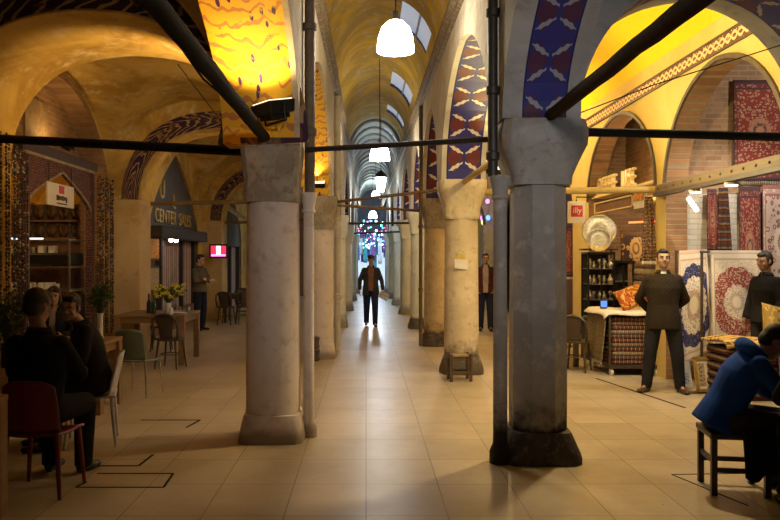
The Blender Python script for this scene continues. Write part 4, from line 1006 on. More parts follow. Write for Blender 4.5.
# ---- things at the columns of the aisle
t = thing('paper_note', 'white paper note stuck with yellow tape on the cream marble column', 'note', (1.385, 11.028, 1.62))
MB().grid(6, 6, lambda u, v: (-.095 + .19 * u, .012 * (1 - math.cos((u - .5) * 2.2)) , -.07 + .14 * v - .02 * u)).build('paper', M['white_panel'], t, solid=.003)
MB().box((0, -.002, .10), (.11, .004, .075), (0, R(6), 0)).build('tape', plain('yellow_tape', (.6, .42, .06), .5), t)
M['stool_wood'] = wood('dark_stool_wood', (.07, .04, .02), (.11, .065, .03))
t = thing('low_stool', 'low wooden stool with woven seat at the foot of the marble column', 'stool', (1.30, 10.55, 0)); t.rotation_euler.z = R(4)
for x in (-.135, .135):
    for y in (-.12, .12): MB().box((x, y, .19), (.04, .04, .38)).build('leg', M['stool_wood'], t, bevel=.005)
M['rush'] = plain('woven_rush', (.28, .20, .10), .9, var=.3, scale=40)
MB().box((0, 0, .345), (.25, .22, .03)).build('seat', M['rush'], t, bevel=.008)
for z in (.12, .30):
    for s in (-1, 1):
        MB().box((0, s * .12, z), (.25, .02, .026)).build('rail', M['stool_wood'], t); MB().box((s * .135, 0, z), (.02, .22, .026)).build('rail', M['stool_wood'], t)
for z, r, l in ((0, .10, 'lower stone drum at the foot of the stained-capital column'), (.20, .095, 'upper stone drum at the foot of the stained-capital column')):
    tag(MB().lathe((0, 0, 0), [(r * .8, 0), (r, .02), (r * .85, .10), (r, .18), (r * .8, .199)], 20).build('stone_drum', M['stone_cream'], loc=(-.86, 12.55, z), smooth='auto'), l, 'stone drum')
# hatch frames and drain slots in the floor
def groove(pts, label, w=.012):
    b = MB()
    for (x0, y0), (x1, y1) in pts:
        a, c = Vector((x0, y0, .0015)), Vector((x1, y1, .0015)); d = c - a
        b.box((a + c) / 2, (d.length, w, .003), (0, 0, math.atan2(d.y, d.x)))
    tag(b.build('floor_hatch', M['black_wrap']), label, 'floor hatch')
groove([((-2.36, 7.95), (-1.74, 7.95)), ((-1.74, 7.95), (-1.80, 7.6)), ((-1.84, 6.55), (-1.86, 6.2)), ((-1.86, 6.2), (-2.2, 6.2))], 'dark worn edges of the larger floor hatch by the tables', .022)
groove([((-2.15, 5.62), (-1.5, 5.62)), ((-1.5, 5.62), (-1.52, 5.98)), ((-1.52, 5.98), (-2.12, 5.98)), ((-2.15, 5.62), (-2.12, 5.75))], 'dark edges of the smaller floor hatch by the tables', .018)
groove([((3.25, 10.7), (3.62, 8.6)), ], 'long dark drain slot in the floor by the standing man', .03)
groove([((2.40, 5.95), (2.95, 5.98)), ((2.40, 5.95), (2.62, 5.2))], 'dark edges of the floor hatch by the dark stool', .012)
# ================================================================= CAFE FURNITURE
def four_legs(t, mat, w, d, h, r0, r1, splay=.04, rnd=True, name='leg'):
    for x in (-1, 1):
        for y in (-1, 1):
            b = MB()
            if rnd: b.cyl((x * (w / 2 + splay), y * (d / 2 + splay), 0), (x * w / 2, y * d / 2, h), r1, r0, 10)
            else: b.box((x * w / 2, y * d / 2, h / 2), (r0 * 2, r0 * 2, h))
            b.build(name, mat, t, 'auto')
def table(loc, w, d, h, mat, label, rz=0, leg=.035, top=.04, cat='table'):
    t = thing('cafe_table', label, cat, loc, rz)
    MB().box((0, 0, h - top / 2), (w, d, top)).build('tabletop', mat, t, bevel=.006)
    four_legs(t, mat, w - leg * 2.2, d - leg * 2.2, h - top, leg, leg, 0, False)
    b = MB()
    for y in (-1, 1): b.box((0, y * (d / 2 - leg), h - top - .05), (w - leg * 3, .022, .09))
    for x in (-1, 1): b.box((x * (w / 2 - leg), 0, h - top - .05), (.022, d - leg * 3, .09))
    b.build('apron', mat, t)
    return t
def shell_chair(loc, rz, mat, label, legmat=None, leg=.02):
    """moulded plastic chair: curved seat running up into a rounded back, on four tapered legs; faces local -Y"""
    t = thing('plastic_chair', label, 'chair', loc, rz); legmat = legmat or mat
    def seat(u, v):
        x = (u - .5) * .43 * (1 - .08 * v); y = -.21 + .42 * v; return (x, y, .44 - .02 * math.sin(PI * v) + .018 * (2 * u - 1) ** 2 - .02 * max(0, .2 - v) * 5)
    MB().grid(12, 12, seat).build('seat', mat, t, solid=.018, smooth=True)
    def back(u, v):
        a = (u - .5) * 2; w = .43 * (.92 - .10 * max(0, v - .55) ** 1)
        return (a * w / 2, .20 + .08 * v - .05 * a * a, .46 + (.38 - .05 * a ** 4) * v)
    MB().grid(14, 10, back).build('backrest', mat, t, solid=.016, smooth=True)
    four_legs(t, legmat, .36, .36, .44, leg, leg * .62, .035)
    return t
def bent_chair(loc, rz, mat, label):
    """dark cafe chair with a rounded, pierced back on four legs; faces local -Y"""
    t = thing('cafe_chair', label, 'chair', loc, rz)
    MB().lathe((0, 0, .43), [(.19, 0), (.205, .01), (.205, .03), (.18, .038)], 24, .25).build('seat', mat, t, 'auto')
    MB().tube([(-.18, .16, .45), (-.205, .20, .62), (-.19, .23, .76), (-.10, .245, .83), (0, .25, .845), (.10, .245, .83), (.19, .23, .76), (.205, .20, .62), (.18, .16, .45)], .02, 8).build('back_frame', mat, t, True)
    def splat(u, v): a = 2 * u - 1; return (a * (.10 + .07 * v * v), .165 + .075 * v - .02 * a * a, .45 + .38 * v)
    MB().grid(8, 8, splat).build('back_splat', mat, t, solid=.014, smooth=True)
    four_legs(t, mat, .27, .27, .43, .018, .013, .045)
    MB().tube([(.15 * math.cos(a), .15 * math.sin(a), .22) for a in [2 * PI * i / 16 for i in range(17)]], .009, 6).build('stretcher_ring', mat, t, True)
    return t
M['red_plastic'] = plain('dark_red_plastic', (.16, .012, .012), .35, var=.1)
M['white_plastic'] = plain('white_plastic', (.62, .60, .58), .35, var=.05)
M['green_plastic'] = plain('smoky_green_plastic', (.16, .19, .13), .3, var=.1)
M['chrome'] = plain('chrome', (.6, .6, .58), .2, 1.0)
shell_chair((-2.36, 5.55, 0), R(178), M['red_plastic'], 'dark red plastic chair of the customer in black seen from behind', None, .022)
shell_chair((-2.52, 6.98, 0), R(-75), M['white_plastic'], 'white plastic chair of the man in the dark suit', None, .02)
shell_chair((-2.82, 9.42, 0), R(168), M['green_plastic'], 'smoky green plastic chair pulled out behind the wooden table end', M['chrome'], .014)
bent_chair((-3.02, 11.72, 0), R(170), M['dark_wood'], 'dark round-backed cafe chair at the table with yellow flowers')
bent_chair((3.17, 11.42, 0), R(150), M['dark_wood'], 'dark round-backed chair beside the rug trolley')
table((3.0, 12.1, 0), .6, .6, .75, M['dark_wood'], 'small dark table behind the chair by the rug trolley', R(5))
bent_chair((3.3, 12.7, 0), R(20), M['dark_wood'], 'dark round-backed chair behind the small dark table')
table((-3.43, 12.55, 0), 1.12, 1.15, .80, M['table_wood'], 'wooden table carrying the yellow flowers', 0, .045)
table((-3.42, 8.55, 0), 1.12, .75, .78, M['table_wood'], 'wooden table behind the man in the dark suit', 0, .055)
table((-3.46, 6.65, 0), .95, .95, .71, M['table_wood'], 'wooden table between the seated customers', 0, .04)
table((-2.80, 4.72, 0), .86, .62, .80, M['table_wood'], 'wooden table cut off at the edge in front of the red chair', 0, .05)
for i, (x, y, a, l) in enumerate(((-3.55, 19.3, 170, 'dark chair under the television, closest to the waiter'), (-3.15, 19.6, 200, 'dark chair beyond the waiter beside the round column'), (-3.45, 21.15, 10, 'dark chair on the far side of the small table'), (-3.0, 21.6, -15, 'dark chair farthest down the cafe hall'))):
    bent_chair((x, y, 0), R(a), M['dark_wood'], l)
table((-3.35, 20.2, 0), .75, .75, .76, M['dark_wood'], 'small dark table beyond the waiter under the television')
bent_chair((-3.75, 13.9, 0), R(-80), M['dark_wood'], 'dark chair behind the table with yellow flowers')

# plants, flowers, bottles
def bouquet(loc, vase_mat, leafm, label, n, rad, h, seed, flower=None, vr=.05, vh=.2):
    t = thing('potted_plant' if not flower else 'flower_vase', label, 'plant' if not flower else 'flowers', loc); rn = random.Random(seed)
    MB().lathe((0, 0, 0), [(vr * .8, 0), (vr, .03), (vr * .85, vh * .7), (vr, vh), (vr * .9, vh), (vr * .7, vh * .8)], 16).build('vase', vase_mat, t, 'auto')
    st = MB(); lf = MB(); fl = MB()
    for i in range(n):
        a = rn.uniform(0, 2 * PI); r = rad * rn.random() ** .6; tip = Vector((r * math.cos(a), r * math.sin(a), vh + h * rn.uniform(.35, 1)))
        st.tube([(0, 0, vh * .7), (tip.x * .35, tip.y * .35, vh + (tip.z - vh) * .55), tip], .004, 4)
        for k in range(5):
            q = Vector((tip.x * .35, tip.y * .35, vh + (tip.z - vh) * .5)).lerp(tip, rn.random()); d = Vector((rn.uniform(-1, 1), rn.uniform(-1, 1), rn.uniform(-.3, .9))).normalized(); s = d.orthogonal().normalized(); L = rn.uniform(.05, .10)
            lf.add([q, q + d * L * .5 + s * L * .22, q + d * L + Vector((0, 0, -.01)), q + d * L * .5 - s * L * .22], [(0, 1, 2, 3)])
        if flower:
            for k in range(5):
                q = tip + Vector((rn.uniform(-.035, .035), rn.uniform(-.035, .035), rn.uniform(-.03, .03)))
                fl.ball(q, rn.uniform(.012, .022), None, 6, 4)
    st.build('stems', leafm, t); lf.build('foliage', leafm, t, solid=.002)
    if flower: fl.build('blossoms', flower, t)
    return t
bouquet((-2.98, 8.50, .781), M['white_china'], M['leaf'], 'dark leafy plant in a tall white vase beside the man in the dark suit', 34, .17, .38, 3, None, .035, .30)
bouquet((-3.25, 6.85, .711), M['green_glass'], M['leaf'], 'dark leafy plant on the table between the seated customers', 40, .24, .46, 4, None, .05, .22)
bouquet((-3.22, 12.35, .801), M['white_china'], M['leaf'], 'spray of small yellow flowers in a vase on the wooden table', 40, .26, .28, 5, M['yellow_flower'], .05, .17)
for x, y, m, l in ((-3.42, 12.22, M['green_glass'], 'dark bottle beside the yellow flowers'), (-3.55, 12.4, M['shop_dark'], 'second dark bottle behind the one beside the yellow flowers')):
    tag(MB().lathe((0, 0, 0), [(.034, 0), (.037, .01), (.037, .17), (.015, .22), (.013, .29), (.017, .295), (.017, .31)], 14).build('bottle', m, loc=(x, y, .801), smooth='auto'), l, 'bottle')
tag(MB().lathe((0, 0, 0), [(.06, 0), (.11, .008), (.12, .02), (.115, .02), (.06, .008)], 20).build('plate', M['white_china'], loc=(-3.0, 12.25, .801), smooth='auto'), 'white plate on the wooden table with yellow flowers', 'plate')
tag(MB().box((0, 0, .04), (.10, .10, .08), taper=.9).build('napkin_holder', M['chrome'], loc=(-2.98, 12.6, .801), bevel=.006), 'small metal napkin holder on the wooden table with yellow flowers', 'napkin holder')
tag(MB().lathe((0, 0, 0), [(.03, 0), (.032, .10), (.028, .10), (.026, .01)], 14).build('drinking_glass', M['white_china'], loc=(-3.12, 12.15, .801), smooth='auto'), 'small white tumbler by the yellow flowers', 'cup')

# ================================================================= PEOPLE
SKIN = plain('skin', (.46, .27, .18), .55, var=.08); SKIN2 = plain('darker_skin', (.34, .19, .125), .55, var=.08)
HAIR = plain('dark_hair', (.02, .016, .013), .6, var=.4, scale=60); HAIRB = plain('brown_hair', (.06, .035, .02), .6, var=.4, scale=60)
LIP = plain('lips', (.34, .13, .10), .5); EYE = plain('eye_dark', (.03, .02, .015), .2); EYEW = plain('eye_white', (.42, .38, .34), .3)
def cloth_m(name, col, var=.2, pat=None):
    t = NT(name); c = t.mix(t.step(t.noise(5, 4, .6), .35, .65), tuple(k * (1 - var) for k in col), tuple(min(1, k * (1 + var)) for k in col))
    if pat == 'quilt':
        o = t.sep(t.coord()); a = t.math('ABSOLUTE', t.math('SUBTRACT', t.math('FRACT', t.math('MULTIPLY', t.math('ADD', o[0], o[2]), 19)), .5)); b = t.math('ABSOLUTE', t.math('SUBTRACT', t.math('FRACT', t.math('MULTIPLY', t.math('SUBTRACT', o[0], o[2]), 19)), .5))
        c = t.mix(t.math('LESS_THAN', t.math('MINIMUM', a, b), .07), c, tuple(k * .62 for k in col))
    t.bump(t.noise(9, 4, .6), .35, .02)
    return t.done(c, .85, 0, .15)
CL = {k: cloth_m('cloth_' + k, c, .2, p) for k, c, p in (('black', (.014, .013, .013), None), ('charcoal', (.030, .027, .026), None), ('suit', (.022, .018, .017), None), ('blue', (.008, .06, .34), None), ('navy', (.015, .02, .045), None),
      ('quilt', (.036, .027, .017), 'quilt'), ('jeans', (.026, .026, .030), None), ('brown', (.15, .07, .04), None), ('maroon', (.055, .014, .014), None), ('greyshirt', (.26, .22, .19), None), ('white', (.66, .62, .56), None), ('olive', (.10, .08, .055), None))}
SHOE = plain('brown_leather', (.07, .035, .018), .4); SHOEB = plain('black_leather', (.015, .013, .012), .4)

def lerp3(a, b, t): return Vector(a).lerp(Vector(b), t)
def person(label, loc, rz, J=None, skin=SKIN, hair=HAIR, jacket='black', trousers='charcoal', shoes=SHOEB, shirt=None, hem=-.06, open_w=0.0, scale=1.0, head=(0, 0, 0), hairstyle='short', voxel=.010, build=1.0, fingers_in=(0, 0), collar=True, moustache=False, hood=False, palms=((1, 0, 0), (-1, 0, 0))):
    j = dict(pelvis=(0, 0, .96), chest=(0, 0, 1.30), neck=(0, .01, 1.49), head=(0, -.02, 1.655),
             shL=(.165, .01, 1.405), elL=(.235, .03, 1.15), wrL=(.255, -.03, .90), shR=(-.165, .01, 1.405), elR=(-.235, .03, 1.15), wrR=(-.255, -.03, .90),
             hipL=(.095, 0, .93), knL=(.105, -.02, .50), anL=(.11, .02, .09), toL=(.13, -.17, .03), hipR=(-.095, 0, .93), knR=(-.105, -.02, .50), anR=(-.11, .02, .09), toR=(-.13, -.17, .03))
    j.update(J or {}); V = {k: Vector(v) for k, v in j.items()}
    side_h = (V['hipL'] - V['hipR']).normalized(); side_s = (V['shL'] - V['shR']).normalized()
    def torso(b, e, lo, hi, n=20):
        """elliptical rings from `lo` (metres above pelvis along the spine, negative = below) to `hi` (0 chest..1 neck)"""
        p, c, k = V['pelvis'], V['chest'], V['neck']; up = (c - p).normalized(); upn = (k - c).normalized()
        R_ = [(p + up * lo, .190 if lo < -.07 else .178, .138 if lo < -.07 else .125, side_h), (p, .178, .125, side_h), (lerp3(p, c, .4), .148 * build, .108, side_h.lerp(side_s, .4)), (lerp3(p, c, .75), .160 * build, .116, side_h.lerp(side_s, .75)), (c, .172 * build, .118, side_s), (lerp3(c, k, .45), .160 * build, .100, side_s), (lerp3(c, k, .72), .122, .084, side_s), (lerp3(c, k, .90), .082, .070, side_s)]
        if hi >= 1: R_ += [(lerp3(c, k, .98), .066, .064, side_s), (k + upn * .02, .060, .060, side_s)]
        vs = []
        for i, (o, rx, ry, sd) in enumerate(R_):
            d = (R_[min(i + 1, len(R_) - 1)][0] - R_[max(i - 1, 0)][0]).normalized()
            if i == 0 and lo < 0: d = up
            sx = (sd - d * sd.dot(d)).normalized(); sy = d.cross(sx)
            for q in range(n):
                a = 2 * PI * q / n; vs.append(o + sx * ((rx + e) * math.cos(a)) + sy * ((ry + e) * math.sin(a)))
        m = len(R_); fs = [(i * n + q, i * n + (q + 1) % n, (i + 1) * n + (q + 1) % n, (i + 1) * n + q) for i in range(m - 1) for q in range(n)]
        fs += [tuple(range(n - 1, -1, -1)), tuple(range((m - 1) * n, m * n))]; b.add(vs, fs)
    def arm(b, s, e, end=1.0):
        sh, el, wr = V['sh' + s], V['el' + s], V['wr' + s]
        b.cap(sh, el, .048 + e, .040 + e, 12); b.cyl(el, lerp3(el, wr, end), .040 + e, .028 + e, 12)
    def leg(b, s, e, end=1.0):
        hp, kn, an = V['hip' + s], V['kn' + s], V['an' + s]
        b.cap(hp, kn, .082 + e, .056 + e, 12); b.cyl(kn, lerp3(kn, an, end), .056 + e, .038 + e, 12)
    body = MB(); torso(body, -.004, -.05, 1)
    for s in 'LR': arm(body, s, -.006); leg(body, s, -.006); body.cap(V['an' + s], lerp3(V['an' + s], V['to' + s], .6) - Vector((0, 0, .015)), .030, .018, 10)
    hm = Euler(head).to_matrix(); hc = V['head']
    def H(*p): return hc + hm @ Vector(p)
    body.cap(V['neck'] - (V['chest'] - V['neck']) * -.05, H(0, .02, -.06), .056, .052, 12)
    body.ball(H(0, .012, .025), (.074, .094, .098), hm, 18, 12); body.ball(H(0, -.018, -.045), (.060, .068, .070), hm, 16, 10); body.ball(H(0, -.055, -.088), (.030, .028, .022), hm)
    body.cap(H(0, -.085, .012), H(0, -.104, -.022), .010, .014, 8); body.ball(H(.012, -.094, -.026), .010); body.ball(H(-.012, -.094, -.026), .010)
    body.cap(H(-.035, -.070, .030), H(.035, -.070, .030), .014, .014, 8)
    for s in (-1, 1): body.ball(H(s * .076, .012, -.008), (.010, .020, .032), hm); body.ball(H(s * .042, -.058, -.028), (.022, .02, .022), hm)
    for i, s in enumerate('LR'):
        wr, el = V['wr' + s], V['el' + s]; d = (wr - el).normalized(); lat0 = Vector(palms[i]); nr = (lat0 - d * lat0.dot(d)).normalized(); nr = -nr if s == 'L' else -nr
        lt = d.cross(nr).normalized(); sg = 1 if (lt.y < 0) else -1; lt = lt * sg
        rot = Matrix((lt, nr, d)).transposed()
        body.ball(wr + d * .048, (.038, .016, .054), rot, 12, 8)
        if fingers_in[i]: body.ball(wr + d * .085 + nr * .012, (.036, .024, .036), rot, 10, 7)
        for q, (o, L) in enumerate(((-.028, .058), (-.010, .070), (.009, .074), (.028, .066))):
            p0 = wr + d * .080 + lt * o; p1 = p0 + d * L * .55 + nr * .012; p2 = p1 + (d * .75 + nr * .65).normalized() * L * .5
            if fingers_in[i]: p1 = p0 + d * .03 + nr * .012; p2 = p1 + (nr * .9 - d * .2).normalized() * .038
            body.cap(p0, p1, .0095, .0088, 7); body.cap(p1, p2, .0088, .0072, 7)
        q0 = wr + d * .028 + lt * .030; q1 = q0 + (d * .6 + lt * .7 + nr * .25).normalized() * .036; q2 = q1 + (d * .85 + lt * .15 + nr * .4).normalized() * .032
        body.cap(q0, q1, .012, .010, 7); body.cap(q1, q2, .010, .0085, 7)
    o = body.build('person', skin, None, True, remesh=voxel, relax=2); tag(o, label, 'person'); o.location = loc; o.rotation_euler.z = rz; o.scale = (scale,) * 3
    # face
    for s in (-1, 1):
        e = MB().ball(H(s * .031, -.0785, .004), (.0115, .008, .006), hm, 10, 6).build('eye', EYEW, o, True)
        MB().ball(H(s * .031, -.0865, .004), (.006, .003, .006), hm, 8, 5).build('iris', EYE, e, True)
        MB().tube([H(s * .014, -.090, .024), H(s * .032, -.0885, .030), H(s * .050, -.076, .025)], .0045, 6).build('eyebrow', hair, o, True)
    MB().ball(H(0, -.083, -.060), (.024, .009, .0075), hm, 12, 6).build('lips', LIP, o, True)
    if moustache: MB().tube([H(-.03, -.080, -.052), H(0, -.094, -.044), H(.03, -.080, -.052)], [.005, .009, .005], 6).build('moustache', hair, o, True)
    h = MB()
    if hairstyle == 'short':
        h.ball(H(0, .026, .044), (.080, .092, .090), hm, 18, 12); h.ball(H(0, .055, -.005), (.070, .062, .075), hm, 14, 9); h.ball(H(0, -.035, .088), (.058, .050, .036), hm, 14, 8)
        for s in (-1, 1): h.ball(H(s * .066, -.004, .022), (.014, .026, .04), hm, 10, 7)
    elif hairstyle == 'long':
        h.ball(H(0, .026, .044), (.084, .096, .092), hm, 18, 12); h.ball(H(0, .058, -.045), (.078, .058, .12), hm, 14, 9)
        for s in (-1, 1): h.ball(H(s * .074, .01, -.05), (.022, .05, .10), hm, 10, 8); h.ball(H(s * .04, -.05, .085), (.042, .045, .03), hm, 10, 7)
    elif hairstyle == 'cap':
        h.ball(H(0, .03, .03), (.078, .086, .078), hm, 18, 12)
        k = MB().ball(H(0, .012, .075), (.092, .108, .05), hm, 18, 10); k.ball(H(0, -.085, .055), (.06, .045, .012), hm, 14, 6); k.build('cap', CL['charcoal'], o, True, remesh=.009)
    h.build('hair', hair, o, True, remesh=.009, relax=1)
    # trousers, shoes
    t = MB(); torso_lo = MB()
    p = V['pelvis']; up = (V['chest'] - p).normalized()
    for s in 'LR': leg(t, s, .026, 1.10); t.ball(V['hip' + s], (.105, .105, .10))
    t.ball(p + Vector((0, .01, -.01)), (.168, .122, .12)); t.build('trousers', CL[trousers], o, True, remesh=.013, relax=2)
    for s in 'LR':
        b = MB(); a, q = V['an' + s], V['to' + s]; f = (q - a); f.z = 0; f.normalize(); g = Matrix((Vector((f.y, -f.x, 0)), f, Vector((0, 0, 1)))).transposed(); base = a - Vector((0, 0, .05))
        b.ball(base - f * .02 + Vector((0, 0, .005)), (.038, .055, .042), g); b.ball(base + f * .08 - Vector((0, 0, .008)), (.045, .085, .032), g); b.ball(base + f * .145 - Vector((0, 0, .012)), (.044, .055, .026), g); b.cyl(base, a + Vector((0, 0, .03)), .042, .040, 12)
        sh = b.build('shoe', shoes, o, True, remesh=.010, relax=1)
        zf = min(v.co.z for v in sh.data.vertices)
        for v in sh.data.vertices:
            if V['an' + s].z < .16 and v.co.z < .012: v.co.z = .002
    # upper clothes
    if shirt:
        b = MB(); torso(b, .010, -.08, .8); b.cyl(lerp3(V['chest'], V['neck'], .8), V['neck'] + (V['neck'] - V['chest']) * .06, .085, .064, 16)
        b.build('shirt', CL[shirt], o, True, remesh=.013, relax=2)
    b = MB(); torso(b, .024, hem, .8)
    for s in 'LR': arm(b, s, .017, .97)
    jk = b.build('jacket', CL[jacket], o, True, remesh=.012, relax=3)
    if open_w:
        bm = bmesh.new(); bm.from_mesh(jk.data); dl = []
        c0, n0 = V['chest'], V['neck']
        for fc in bm.faces:
            q = fc.calc_center_median(); w = open_w * (1 if q.z < c0.z else 1) * (1 - .25 * max(0, (c0.z - q.z) / .4))
            if abs(q.x - c0.x) < w and q.y < c0.y + (-.03 if q.z < n0.z - .10 else -.02) and abs(q.x) < .14: dl.append(fc)
        bmesh.ops.delete(bm, geom=dl, context='FACES'); bm.to_mesh(jk.data); bm.free()
        q = jk.modifiers.new('s', 'SOLIDIFY'); q.thickness = .010; q.offset = -1
        dg = bpy.context.evaluated_depsgraph_get(); jk.data = bpy.data.meshes.new_from_object(jk.evaluated_get(dg)); jk.modifiers.clear()
    if collar:
        ax = (V['neck'] - V['chest']).normalized(); c = lerp3(V['chest'], V['neck'], .84)
        ring = MB(); n = 20; sx = (side_s - ax * side_s.dot(ax)).normalized(); sy = ax.cross(sx)
        gap = .62 if open_w else (.42 if shirt else .18); vs = []
        for i in range(n + 1):
            a = -PI / 2 + gap + (2 * PI - 2 * gap) * i / n
            for r, hh in ((.104, -.015), (.078, .055), (.092, .015)): vs.append(c + sx * (r * math.cos(a)) + sy * (r * .92 * math.sin(a)) + ax * hh)
        ring.add(vs, [(i * 3 + k, i * 3 + k + 1, (i + 1) * 3 + k + 1, (i + 1) * 3 + k) for i in range(n) for k in range(2)])
        ring.build('collar', CL[jacket], o, True, solid=.008)
    if hood:
        b = MB(); c = lerp3(V['chest'], V['neck'], .95); bk = -side_s.cross(V['neck'] - V['chest']).normalized()
        pts = [c + side_s * (.135 * math.cos(a)) + bk * (.075 * math.sin(a) + .015) + Vector((0, 0, .01 + .012 * math.sin(a))) for a in [-.5 + (PI + 1.0) * i / 12 for i in range(13)]]
        b.tube(pts, [.026 + .032 * math.sin(PI * i / 12) for i in range(13)], 10); b.build('hood', CL[jacket], o, True, remesh=.012, relax=2)
    return o

SIT = dict(pelvis=(0, .02, .55), chest=(0, -.02, .89), neck=(0, -.03, 1.08), head=(0, -.06, 1.245), shL=(.168, -.02, 0.995), shR=(-.168, -.02, 0.995), elL=(.25, -.12, .78), elR=(-.25, -.12, .78), wrL=(.15, -.34, .76), wrR=(-.15, -.34, .76),
           hipL=(.10, .0, .53), hipR=(-.10, .0, .53), knL=(.13, -.42, .51), knR=(-.13, -.42, .51), anL=(.13, -.40, .09), anR=(-.13, -.40, .09), toL=(.15, -.58, .03), toR=(-.15, -.58, .03))
# standing man in front of the carpet shop, hands behind his back
person('standing man in a dark quilted jacket with hands behind his back before the rug trolley', (3.76, 9.6, 0), R(-14),
       dict(elL=(.275, .10, 1.15), wrL=(.10, .20, .98), elR=(-.275, .10, 1.15), wrR=(-.10, .20, .96), anL=(.20, .03, .09), toL=(.27, -.14, .03), anR=(-.19, .02, .09), toR=(-.30, -.13, .03), knL=(.16, -.02, .50), knR=(-.15, -.02, .50)),
       SKIN, HAIR, 'quilt', 'jeans', SHOE, 'white', -.17, 0, 1.02, (R(-4), 0, R(4)), build=1.08)
# walking man in the aisle
person('man in an open dark coat and brown jumper walking down the aisle', (.12, 18.9, 0), R(2),
       dict(elL=(.27, .04, 1.15), wrL=(.30, -.06, .90), elR=(-.27, .05, 1.15), wrR=(-.28, .0, .90), hipL=(.09, 0, .93), knL=(.10, -.13, .51), anL=(.10, -.14, .09), toL=(.12, -.33, .05), knR=(-.10, .06, .50), anR=(-.10, .22, .11), toR=(-.11, .05, .03)),
       SKIN2, HAIR, 'charcoal', 'navy', SHOEB, 'brown', -.20, .075, 1.0, (R(6), 0, 0), 'cap', build=1.1)
t = thing('newspaper_bundle', 'folded pale newspaper carried by the walking man', 'newspaper', (.445, 18.82, .76)); t.rotation_euler = (0, R(28), 0)
MB().box((0, 0, 0), (.25, .05, .17)).build('paper', M['print_blue'], t, bevel=.01); MB().box((0, -.027, .03), (.2, .006, .05)).build('headline_band', M['gilt_timber'], t)
# man in the maroon jacket
person('man in an open maroon jacket and grey shirt standing beyond the marble column', (2.79, 17.7, 0), R(-8),
       dict(elL=(.29, .06, 1.16), wrL=(.20, -.05, .96), elR=(-.29, .06, 1.16), wrR=(-.20, -.05, .96)), SKIN2, HAIR, 'maroon', 'navy', SHOEB, 'greyshirt', -.10, .07, 1.02, (0, 0, R(6)), build=1.05)
# man among the carpets
person('man in a black jacket seen in profile behind the gold cushions', (5.07, 9.62, 0), R(-72), dict(elL=(.24, .0, 1.15), wrL=(.23, -.12, .92), elR=(-.24, .0, 1.15), wrR=(-.23, -.10, .92)), SKIN2, HAIR, 'black', 'charcoal', SHOEB, None, -.08, 0, 1.0, (R(8), 0, 0))
# waiter
person('waiter in a brown shirt with folded arms standing by the shop windows', (-3.92, 17.9, 0), R(62), dict(elL=(.25, -.08, 1.16), wrL=(-.04, -.22, 1.20), elR=(-.25, -.08, 1.16), wrR=(.05, -.24, 1.17)), SKIN, HAIR, 'olive', 'navy', SHOEB, None, -.06, 0, 1.0, (R(6), 0, R(10)))
# seated customers of the cafe
person('customer in black seated in the dark red chair, seen from behind', (-2.44, 5.62, 0), R(172), dict(SIT, head=(.03, -.07, 1.25)), SKIN2, HAIR, 'black', 'black', SHOEB, None, -.06, 0, 1.07, (R(8), 0, R(-14)), build=1.15)
person('man in a dark suit seated on the white chair, head turned aside', (-2.50, 6.98, 0), R(-66), dict(SIT, chest=(0, -.06, .88), neck=(0, -.12, 1.06), head=(0, -.20, 1.20), shL=(.185, -.09, 1.01), shR=(-.185, -.09, 1.01)), SKIN, HAIR, 'suit', 'black', SHOEB, 'white', -.08, .05, 1.04, (R(8), R(6), R(64)), build=1.12)
person('young woman with long hair seated behind the wooden table', (-3.92, 9.55, 0), R(12), SIT, SKIN, HAIRB, 'black', 'charcoal', SHOEB, 'greyshirt', -.06, .04, .98, (R(5), 0, R(6)), 'long')
tag(MB().box((0, 0, .225), (.42, .42, .45)).build('padded_stool', M['dark_wood'], loc=(-3.92, 9.58, 0), bevel=.03), 'dark padded stool under the long-haired woman', 'stool')
# bent person in the blue jacket on a dark stool
person('person in a bright blue hooded jacket bent forward on a dark stool', (2.62, 5.58, 0), R(80), dict(SIT, chest=(0, -.13, .84), neck=(0, -.23, 1.005), head=(0, -.36, 1.085), shL=(.185, -.20, .95), shR=(-.185, -.20, .95), elL=(.25, -.36, .70), elR=(-.25, -.36, .70), wrL=(.12, -.56, .60), wrR=(-.12, -.56, .60)), SKIN2, HAIR, 'blue', 'charcoal', SHOEB, None, -.10, 0, 1.0, (R(38), 0, 0), build=1.1, hood=True)
t = thing('dark_stool', 'dark square-legged stool under the person in the blue jacket', 'stool', (2.70, 5.58, 0)); t.rotation_euler.z = R(-9)
MB().box((0, 0, .425), (.42, .40, .045)).build('seat', M['dark_wood'], t, bevel=.01); four_legs(t, M['dark_wood'], .36, .34, .41, .02, .02, 0, False)
for y in (-.17, .17): MB().box((0, y, .18), (.34, .02, .035)).build('stretcher', M['dark_wood'], t)
for x in (-.18, .18): MB().box((x, 0, .24), (.02, .32, .035)).build('stretcher', M['dark_wood'], t)
def drapec(u, v):
    a = 2 * u - 1; return (.06 + .16 * a, -.235 - .02 * math.sin(u * 12) * v - .03 * v, .50 - .34 * v - .03 * math.sin(u * 8))
tag(MB().grid(18, 12, drapec).build('folded_coat', CL['black'], loc=(2.76, 5.58, 0), solid=.03, smooth=True), 'black coat hanging off the dark stool beside the blue jacket', 'coat')
# figure in black at the very edge
person('person in a black coat seated facing the one in the blue jacket', (2.90, 4.72, 0), R(165), SIT, SKIN2, HAIR, 'black', 'black', SHOEB, None, -.10, 0, 1.02, (R(16), 0, 0), 'long', build=1.1, hood=False)
t = thing('dark_stool', 'dark stool under the person in the black coat', 'stool', (2.90, 4.73, 0)); MB().box((0, 0, .425), (.40, .38, .045)).build('seat', M['dark_wood'], t, bevel=.01); four_legs(t, M['dark_wood'], .34, .32, .41, .02, .02, 0, False)
